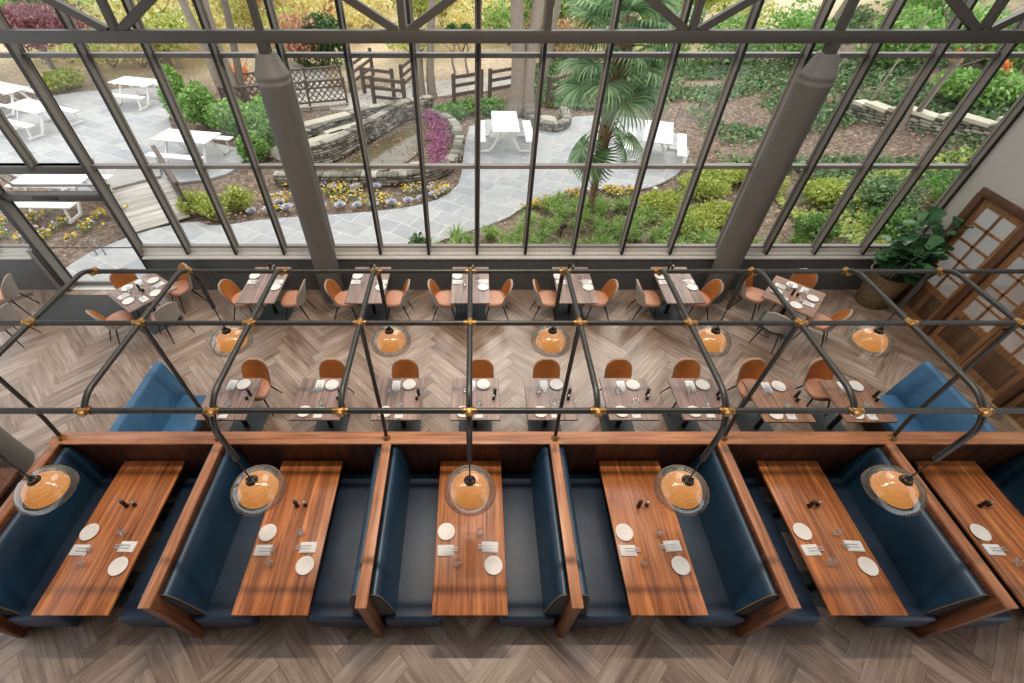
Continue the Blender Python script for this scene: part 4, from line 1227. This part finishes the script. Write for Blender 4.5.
for k, (x, y) in enumerate(((15.3,16.4),(16.0,16.5),(15.3,14.8),(16.6,15.4))):
    shrub('orange_shrub', x, y, 0.22, 0.22, 0.22, 220, 0.12, 'orange', 'small clump of orange leaves on the right hillside', 'orange clumps on the right hillside', zoff=0.55)

# stuff: ivy, ground litter, flower beds
def scatter(n, x0, x1, y0, y1, dens, seed):
    r_ = np.random.default_rng(seed); out_ = []
    while len(out_) < n:
        x = r_.uniform(x0, x1); y = r_.uniform(y0, y1)
        if dens(x, y) > r_.random(): out_.append((x, y, hgt(x, y)+0.02+0.10*r_.random()))
    return np.array(out_)
def inpoly(x, y, poly):
    c = False; n = len(poly); j = n-1
    for i in range(n):
        if ((poly[i][1] > y) != (poly[j][1] > y)) and (x < (poly[j][0]-poly[i][0])*(y-poly[i][1])/(poly[j][1]-poly[i][1])+poly[i][0]): c = not c
        j = i
    return c
def ivy_d(x, y):
    if inpoly(x, y, MAIN) or y < 8.3: return 0
    e = ss(7.0, 9.2, x-0.12*(y-12)) if y > 13 else ss(8.6, 10.2, x)
    v = mnoise.noise((x*0.45, y*0.45, 3.0))
    return e*ss(-0.22, 0.10, v)
o = leaf_mesh('ivy', scatter(26000, 7, 20, 8.3, 26, ivy_d, 4), 0.13, L['ivy'], None, rng, 0.35, 0.9)
tag(o, 'dark green ivy covering the right hillside', 'ivy', kind='stuff')
def ivy2(x, y):
    v = mnoise.noise((x*0.5, y*0.5, 9.0)); return ss(-0.2, 0.15, v)
o = leaf_mesh('ground_cover', scatter(9000, 2.0, 9.0, 18.8, 27, ivy2, 5), 0.15, L['ivy'], None, rng, 0.4, 0.8)
tag(o, 'green ground cover on the bank behind the palm', 'ground cover', kind='stuff')
def bed_d(x, y): return 0 if inpoly(x, y, MAIN) or inpoly(x, y, LP) or (-10.9 < x < -7 and 9.4 < y < 14.2) else 1
o = leaf_mesh('leaf_litter', scatter(9000, -14, 14, 8.2, 22, bed_d, 6), 0.07, L['litter'], None, rng, 0.75, 0.7)
tag(o, 'dry leaves lying on the mulch of the garden beds', 'leaf litter', kind='stuff')
def flower_bed(n, x0, x1, y0, y1, f, label, seed, mats=('yflower','green')):
    P = scatter(n, x0, x1, y0, y1, f, seed); P[:,2] += 0.05
    o = leaf_mesh('pansies', P, 0.075, L[mats[0]], None, rng, 0.5, 0.95); tag(o, 'yellow pansies '+label, 'flowers', kind='stuff')
    P = scatter(n*2, x0, x1, y0, y1, f, seed+50); P[:,2] *= 1.0
    o = leaf_mesh('pansy_leaves', P, 0.07, L['green'], None, rng, 0.3, 0.6); tag(o, 'small green leaves of the pansies '+label, 'leaves', kind='stuff')
    P = scatter(n//2, x0, x1, y0, y1, f, seed+90); P[:,2] += 0.05
    o = leaf_mesh('pale_flowers', P, 0.07, L['pflower'], None, rng, 0.5, 0.95); tag(o, 'pale lilac flowers '+label, 'flowers', kind='stuff')
o = leaf_mesh('slope_ground_cover', scatter(7000, 8.3, 14.5, 8.2, 12.2, lambda x, y: ss(-0.15, 0.2, mnoise.noise((x*0.7, y*0.7, 2.0))), 8), 0.11, L['yelgreen'], None, rng, 0.35, 0.7)
tag(o, 'light yellow green ground cover outside the right hand windows', 'ground cover', kind='stuff')
clump = lambda x, y: ss(-0.1, 0.2, mnoise.noise((x*1.6, y*1.6, 1.0)))
flower_bed(500, -6.0, -0.7, 11.0, 12.4, lambda x, y: (0 if inpoly(x, y, MAIN) else clump(x,y)), 'in the long bed between pond and path', 31)
flower_bed(520, 1.0, 5.2, 10.6, 12.2, lambda x, y: (clump(x,y) if (not inpoly(x, y, MAIN) and y > 11.2-0.10*abs(x-3.1)) else 0), 'around the foot of the palm', 32)
flower_bed(380, -12.2, -9.3, 9.5, 11.1, lambda x, y: clump(x,y), 'in the bed left of the glass doors', 33)
# ornamental cabbages along the path edge
cab = empty('ornamental_cabbage', (0,0,0.02))
b = MB()
for ring, (nn, r0, ln, tl) in enumerate(((9,0.03,0.13,0.35),(8,0.02,0.10,0.75),(6,0.01,0.07,1.1))):
    for k in range(nn):
        a = 2*PI*k/nn+ring*0.3; d = Vector((math.cos(a)*math.cos(tl), math.sin(a)*math.cos(tl), math.sin(tl))); s_ = Vector((-math.sin(a), math.cos(a), 0))*ln*0.5
        p = Vector((math.cos(a)*r0, math.sin(a)*r0, 0.05))
        b.add([p-s_*0.3, p+d*ln*0.6-s_, p+d*ln+Vector((0,0,0.01)), p+d*ln*0.6+s_, p+s_*0.3], [(0,1,2,3,4)])
b.build('leaves', L['cabbage'], cab, 0); MB().tube([(0,0,-0.02),(0,0,0.08)], [0.02,0.012], 6).build('stem', M['bark'], cab)
cps = []
for x, y in ((-5.9,10.85),(-5.5,10.95),(-5.0,11.0),(-4.5,11.05),(-4.1,11.1),(-3.6,11.12),(-3.15,11.15),(-2.7,11.2),(-2.25,11.28),(-1.8,11.42),(-1.45,11.55),(-1.1,11.75),(-0.9,12.05),(-5.3,11.3),(-1.25,12.1),(-4.0,12.15),(-3.4,12.2),(-2.8,12.2)): cps.append((x,y))
for k, (x, y) in enumerate(cps):
    o = cab if k == 0 else dup(cab); o.location = (x, y, 0.02); o.rotation_euler = (0,0,k*1.1); s_ = 0.95+0.3*rg.random(); o.scale = (s_,s_,s_)
    tag(o, 'pale ornamental cabbage along the edge of the long flower bed', 'plant', 'ornamental cabbages in the long bed')
# grass clumps
gc = empty('grass_clump', (0,0,0))
b = MB()
for k in range(110):
    a = rg.uniform(0, 2*PI); ln = rg.uniform(0.22,0.42); r0 = rg.uniform(0,0.07); sp = rg.uniform(0.15,0.8)
    p0 = Vector((math.cos(a)*r0, math.sin(a)*r0, 0)); s_ = Vector((-math.sin(a), math.cos(a), 0))*0.007
    p1 = p0+Vector((math.cos(a)*ln*sp*0.4, math.sin(a)*ln*sp*0.4, ln*0.6)); p2 = p0+Vector((math.cos(a)*ln*sp, math.sin(a)*ln*sp, ln*(0.95-0.45*sp)))
    b.add([p0-s_, p0+s_, p1+s_, p1-s_, p2], [(0,1,2,3),(3,2,4)])
b.build('blades', L['grass'], gc, 0)
used_gc = False
def grass(x, y, s_, lab, grp):
    global used_gc
    if used_gc: o = dup(gc)
    else: o = gc; used_gc = True
    o.location = (x, y, hgt(x,y)); o.rotation_euler = (0,0,rg.uniform(0,6)); o.scale = (s_,s_,s_*rg.uniform(0.8,1.15))
    tag(o, lab, 'grass', grp)
cnt = 0
while cnt < 115:
    x = rg.uniform(-1.2, 5.6); y = rg.uniform(8.1, 11.6)
    if inpoly(x, y, MAIN) or inpoly(x-0.15, y+0.2, MAIN): continue
    if mnoise.noise((x*0.9, y*0.9, 5)) < -0.2: continue
    grass(x, y, rg.uniform(0.9,1.5), 'green grass clump in the bed around the palm', 'grass clumps around the palm'); cnt += 1
for k in range(14):
    grass(rg.uniform(5.6,8.0), rg.uniform(8.2,9.6), rg.uniform(0.8,1.2), 'green grass clump close to the window right of the palm bed', 'grass clumps by the window')
shrub('bush', -1.25, 8.75, 0.28, 0.28, 0.45, 500, 0.10, 'dark', 'small dark green plant close to the window left of the palm bed')
# path light
lt = empty('path_light', (5.0, 11.75, 0)); tag(lt, 'small white path light in the bed right of the palm', 'light')
MB().tube([(0,0,0),(0,0,0.25)], 0.012, 8).build('stake', M['black_metal'], lt); MB().lathe([(0.0,0.30),(0.05,0.29),(0.06,0.25),(0.04,0.24),(0.0,0.24)], n=14).build('head', M['bench_white'], lt)
lt = empty('spot_light', (2.15, 9.75, 0)); tag(lt, 'black garden spotlight on a stake in the palm bed', 'light')
MB().tube([(0,0,0),(0,0,0.22)], 0.015, 8).build('stake', M['black_metal'], lt); MB().tube([(-0.03,0,0.22),(0.1,0.05,0.30)], [0.05,0.06], 12).build('head', M['black_metal'], lt)

# palm
pm = empty('fan_palm', (3.12, 11.05, 0)); tag(pm, 'tall fan palm with shaggy brown trunk in the planted bed', 'palm')
pts = [(0,0,-0.05),(0.0,0,0.5),(-0.02,0,1.2),(0.0,0,2.0),(0.02,0,2.8),(0.05,0.05,3.5),(0.05,0.05,4.3)]
tb = MB().tube(pts, [0.10,0.09,0.11,0.16,0.19,0.20,0.14], 14)
for k in range(260):
    z = 0.4+3.5*k/260; a = k*2.39996; rr = 0.10+0.1*ss(0.6,2.8,z); c = Vector((0.02,0,z)); d = Vector((math.cos(a), math.sin(a), 0))
    p = c+d*rr*0.85; s_ = Vector((-math.sin(a), math.cos(a), 0))*0.035; t_ = d*rg.uniform(0.03,0.09)+Vector((0,0,rg.uniform(-0.02,0.14)))
    tb.add([p-s_, p+s_, p+t_+s_*0.4, p+t_-s_*0.4], [(0,1,2,3)])
tb.build('trunk', M['palm_bark'], pm)
def frond():
    b = MB(); PL = 0.75
    b.tube([(0,0,0),(PL*0.5,0,0.05),(PL,0,0.0)], [0.02,0.015,0.01], 6)
    nb_ = 34
    for k in range(nb_):
        a = -2.3+4.6*k/(nb_-1); ln = 0.62*(1-0.22*(abs(a)/2.3)**2)
        d = Vector((math.cos(a), math.sin(a), 0)); s_ = Vector((-math.sin(a), math.cos(a), 0))
        p = Vector((PL,0,0)); q1 = p+d*ln*0.55+Vector((0,0,0.03)); q2 = p+d*ln*0.85+Vector((0,0,-0.05)); q3 = p+d*ln+Vector((0,0,-0.2))
        w0, w1 = 0.008, 0.023
        b.add([p-s_*w0, p+s_*w0, q1+s_*w1, q1-s_*w1, q2+s_*w1*0.7, q2-s_*w1*0.7, q3], [(0,1,2,3),(3,2,4,5),(5,4,6)])
    return b.build('frond', L['palm'], pm, 0)
f0 = frond(); fl = [f0]
specs = []
for k in range(36):
    t = k/35; z = 3.3+0.9*t; el = -0.52+1.4*t+rg.uniform(-0.15,0.15)
    specs.append((z, k*2.39996, el))
specs += [(2.45,3.3,-0.95),(2.4,-0.4,-1.0),(2.35,3.7,-1.2),(2.45,0.2,-0.8)]
for k, (z, az, el) in enumerate(specs):
    if k == 0: o = f0
    else: o = f0.copy(); COL.objects.link(o); o.parent = pm
    o.location = (0.03,0.03,z); o.rotation_euler = (rg.uniform(-0.3,0.3), -el, az); s_ = rg.uniform(0.95,1.2); o.scale = (s_,s_,s_)

# trees
def tree(name, x, y, stems, label, group=None, crown=None, cat='tree', h=6.5):
    r = empty(name, (x,y,hgt(x,y))); tag(r, label, cat, group)
    b = MB()
    for (dx, dy, lean, r0) in stems:
        pts = []; rs = []
        for q in range(7):
            t = q/6; pts.append((dx+lean[0]*t*h*0.2+0.06*math.sin(q*1.7+dx*9), dy+lean[1]*t*h*0.2+0.05*math.cos(q*1.3+dy*7), -0.1+h*t)); rs.append(r0*(1.25 if q == 0 else 1)*(1-0.45*t))
        b.tube(pts, rs, 10)
        for q in range(2):
            p = Vector(pts[4+q]); a = rg.uniform(0,6.3); ln = rg.uniform(0.8,1.6)
            b.tube([p, p+Vector((math.cos(a)*ln*0.5, math.sin(a)*ln*0.5, ln*0.35)), p+Vector((math.cos(a)*ln, math.sin(a)*ln, ln*0.9))], [r0*0.35,r0*0.22,r0*0.08], 6)
    b.build('trunk', M['bark'], r)
    if crown:
        for (cx, cy, cz, rx, rz_, n, size, mat) in crown:
            r_ = np.random.default_rng(rg.randint(0,10**6))
            leaf_mesh('foliage', blob_pts(n, (cx,cy,cz), (rx,rx,rz_), r_, 0.25, 12), size, L[mat], r, r_)
    return r
def stem1(r0=0.2, l=(0,0)): return [(0,0,l,r0)]
tree('tree', -9.1, 18.6, [(-0.25,0,(-0.5,0),0.17),(0.1,0,(-0.05,0.1),0.2),(0.35,0.1,(0.5,0),0.15)], 'grey tree with three trunks left of the left column', crown=[(0,0,6.2,2.4,1.2,1200,0.25,'pink')])
tree('tree', -2.05, 20.2, [(-0.15,0,(-0.35,0),0.24),(0.3,0.1,(0.25,0.1),0.17)], 'grey twin-trunk tree behind the pond', crown=[(0,0,6.4,2.4,1.2,1200,0.25,'yelgreen')])
tree('tree', 1.75, 18.3, [(-0.12,0,(-0.25,0),0.28),(0.22,0.1,(0.15,0),0.26)], 'thick twin-trunk tree right behind the middle picnic table', crown=[(0,0,6.6,2.6,1.2,1200,0.25,'green')])
tree('tree', 3.0, 22.5, [(0,0,(0.8,0.3),0.16)], 'slender leaning tree behind the rail fence', crown=[(0.8,0,6.2,1.6,1.0,700,0.22,'yelgreen')])
tree('japanese_maple', -18.0, 21.8, [(0,0,(0.6,0),0.10),(0.1,0.1,(-0.8,0.2),0.08),(0,-0.1,(1.2,-0.3),0.08)], 'burgundy japanese maple at the far left of the terrace', h=2.6, crown=[(0.2,0,2.2,2.3,1.0,4200,0.16,'red')])
tree('japanese_maple', -22.0, 20.8, [(0,0,(0.5,0),0.10),(0.1,0.1,(-0.8,0.2),0.08)], 'burgundy japanese maple at the left edge of the garden', h=2.4, crown=[(0.2,0,1.9,2.0,1.0,3000,0.16,'red')])
tree('japanese_maple', -14.5, 28.5, [(0,0,(0.5,0),0.10),(0.1,0.1,(-0.8,0.2),0.08)], 'reddish maple in the woodland beyond the left terrace', h=3.6, crown=[(0,0,3.0,2.3,1.2,2600,0.18,'red')])
tree('japanese_maple', -10.6, 28.0, [(0,0,(0.5,0),0.10),(0.1,0.1,(-0.8,0.2),0.08)], 'pinkish tree in the woodland behind the three-trunk tree', h=3.6, crown=[(0,0,3.0,2.1,1.3,2600,0.18,'pink')])
tree('tree', -17.2, 27.0, stem1(0.12), 'rounded green tree behind the burgundy maple', h=2.8, crown=[(0,0,1.9,2.0,1.2,3200,0.2,'yelgreen')])
tree('tree', -14.2, 24.6, stem1(0.10), 'rounded light green tree behind the rear terrace table', h=2.6, crown=[(0,0,1.5,1.9,1.0,3200,0.19,'yelgreen')])
tree('tree', -11.9, 23.2, [(0,0,(0.3,0),0.05),(0,0,(-0.5,0.1),0.04)], 'tiny twisted tree on the pale clearing', h=1.7, crown=[(0,0,1.5,0.7,0.4,240,0.14,'pink')])
tree('tree', -10.2, 21.7, stem1(0.06), 'small golden orange shrub tree behind the terrace rocks', h=0.7, crown=[(0,0,0.55,0.8,0.4,900,0.14,'orange')])
tree('small_tree', 13.0, 14.2, [(0,0,(0.9,0),0.09),(0,0,(-1.0,0.5),0.07),(0,0,(0.2,-0.6),0.06)], 'small bare branching tree in front of the hillside wall', h=2.6, crown=[(0,0,2.6,1.2,0.6,500,0.16,'bright')])
tree('small_tree', 11.9, 17.0, [(0,0,(0.9,0.2),0.035)], 'thin pale sapling leaning on the ivy slope, left one', h=2.6)
tree('small_tree', 12.9, 16.0, [(0,0,(1.1,0.3),0.035)], 'thin pale sapling leaning on the ivy slope, right one', h=2.8)
for k, x in enumerate((-0.95,-0.35)):
    tree('ornamental_tree', x, 23.4, [(0,0,(0.1,0),0.06)], 'dark topped slim ornamental tree beside the far path', 'slim dark trees by the far path', h=1.5, crown=[(0,0,1.65,0.42,0.42,700,0.13,'dark')])
ms = ('yellow','yelgreen','yellow','yelgreen','bright','yellow','green')
uc = 0
while uc < 120:
    y = rg.uniform(24.5, 42); x = rg.uniform(-1.25, 1.1)*y
    if -4 < x < 3.5 and y < 25.5: continue
    m = ('yellow','yelgreen','yellow','bright','yelgreen','pink')[uc % 6] if x < 8 else ('yelgreen','bright','lime')[uc % 3]
    rx = rg.uniform(1.2, 2.4)
    shrub('understory_shrub', x, y, rx, rx, rg.uniform(0.6,1.4), 1000, 0.2, m, 'airy pale leaved shrub growing under the woodland trees', 'shrubs under the woodland trees', zoff=0.35)
    uc += 1
nt_ = 0
while nt_ < 64:
    y = rg.uniform(25.0, 46); x = rg.uniform(-1.25, 1.15)*y
    m = ms[nt_ % 7]
    if x > 9: m = ('bright','yelgreen','green')[nt_ % 3]
    if abs(x) < 5 and y < 27: continue
    hh = rg.uniform(5.0,7.5)
    tree('woodland_tree', x, y, [(0,0,(rg.uniform(-0.5,0.5),0),rg.uniform(0.10,0.24))], 'thin-trunked tree with pale leaves in the woodland beyond the garden', 'woodland trees beyond the garden', h=hh,
         crown=[(0,0,rg.uniform(1.3,2.4),rg.uniform(1.5,2.6),rg.uniform(0.8,1.7),1700,0.24,m),(0,0,5.4,1.5,0.9,300,0.3,m)])
    nt_ += 1

# ------------------------------------------------------------------ light
w = bpy.data.worlds.new('sky'); S.world = w; w.use_nodes = True
nt = w.node_tree; nt.nodes.clear()
out = nt.nodes.new('ShaderNodeOutputWorld')
bg = N(nt, 'ShaderNodeBackground', {'Color': (0.95,0.975,1.0,1), 'Strength': 1.8}); nt.links.new(bg.outputs[0], out.inputs[0])
def area(name, loc, rot, sx, sy, power, col):
    l = bpy.data.lights.new(name, 'AREA'); l.shape = 'RECTANGLE'; l.size = sx; l.size_y = sy; l.energy = power; l.color = col
    o = bpy.data.objects.new(name, l); COL.objects.link(o); o.location = loc; o.rotation_euler = rot; return o
area('skylight', (0,3.8,8.3), (0,0,0), 1.0, 0.14, 520, (1.0,0.84,0.64))
area('skylight_strip', (0,3.8,8.32), (0,0,0), 10.0, 0.14, 620, (1.0,0.86,0.68))
sun = bpy.data.lights.new('sun', 'SUN'); sun.energy = 1.7; sun.angle = math.radians(25); sun.color = (1.0,0.97,0.9)
so = bpy.data.objects.new('sun', sun); COL.objects.link(so); so.rotation_euler = (math.radians(-38), math.radians(12), 0)
vs_ = S.view_settings
vs_.view_transform = 'Standard'; vs_.look = 'None'; vs_.gamma = 1.0; vs_.exposure = 0.0; vs_.use_curve_mapping = False
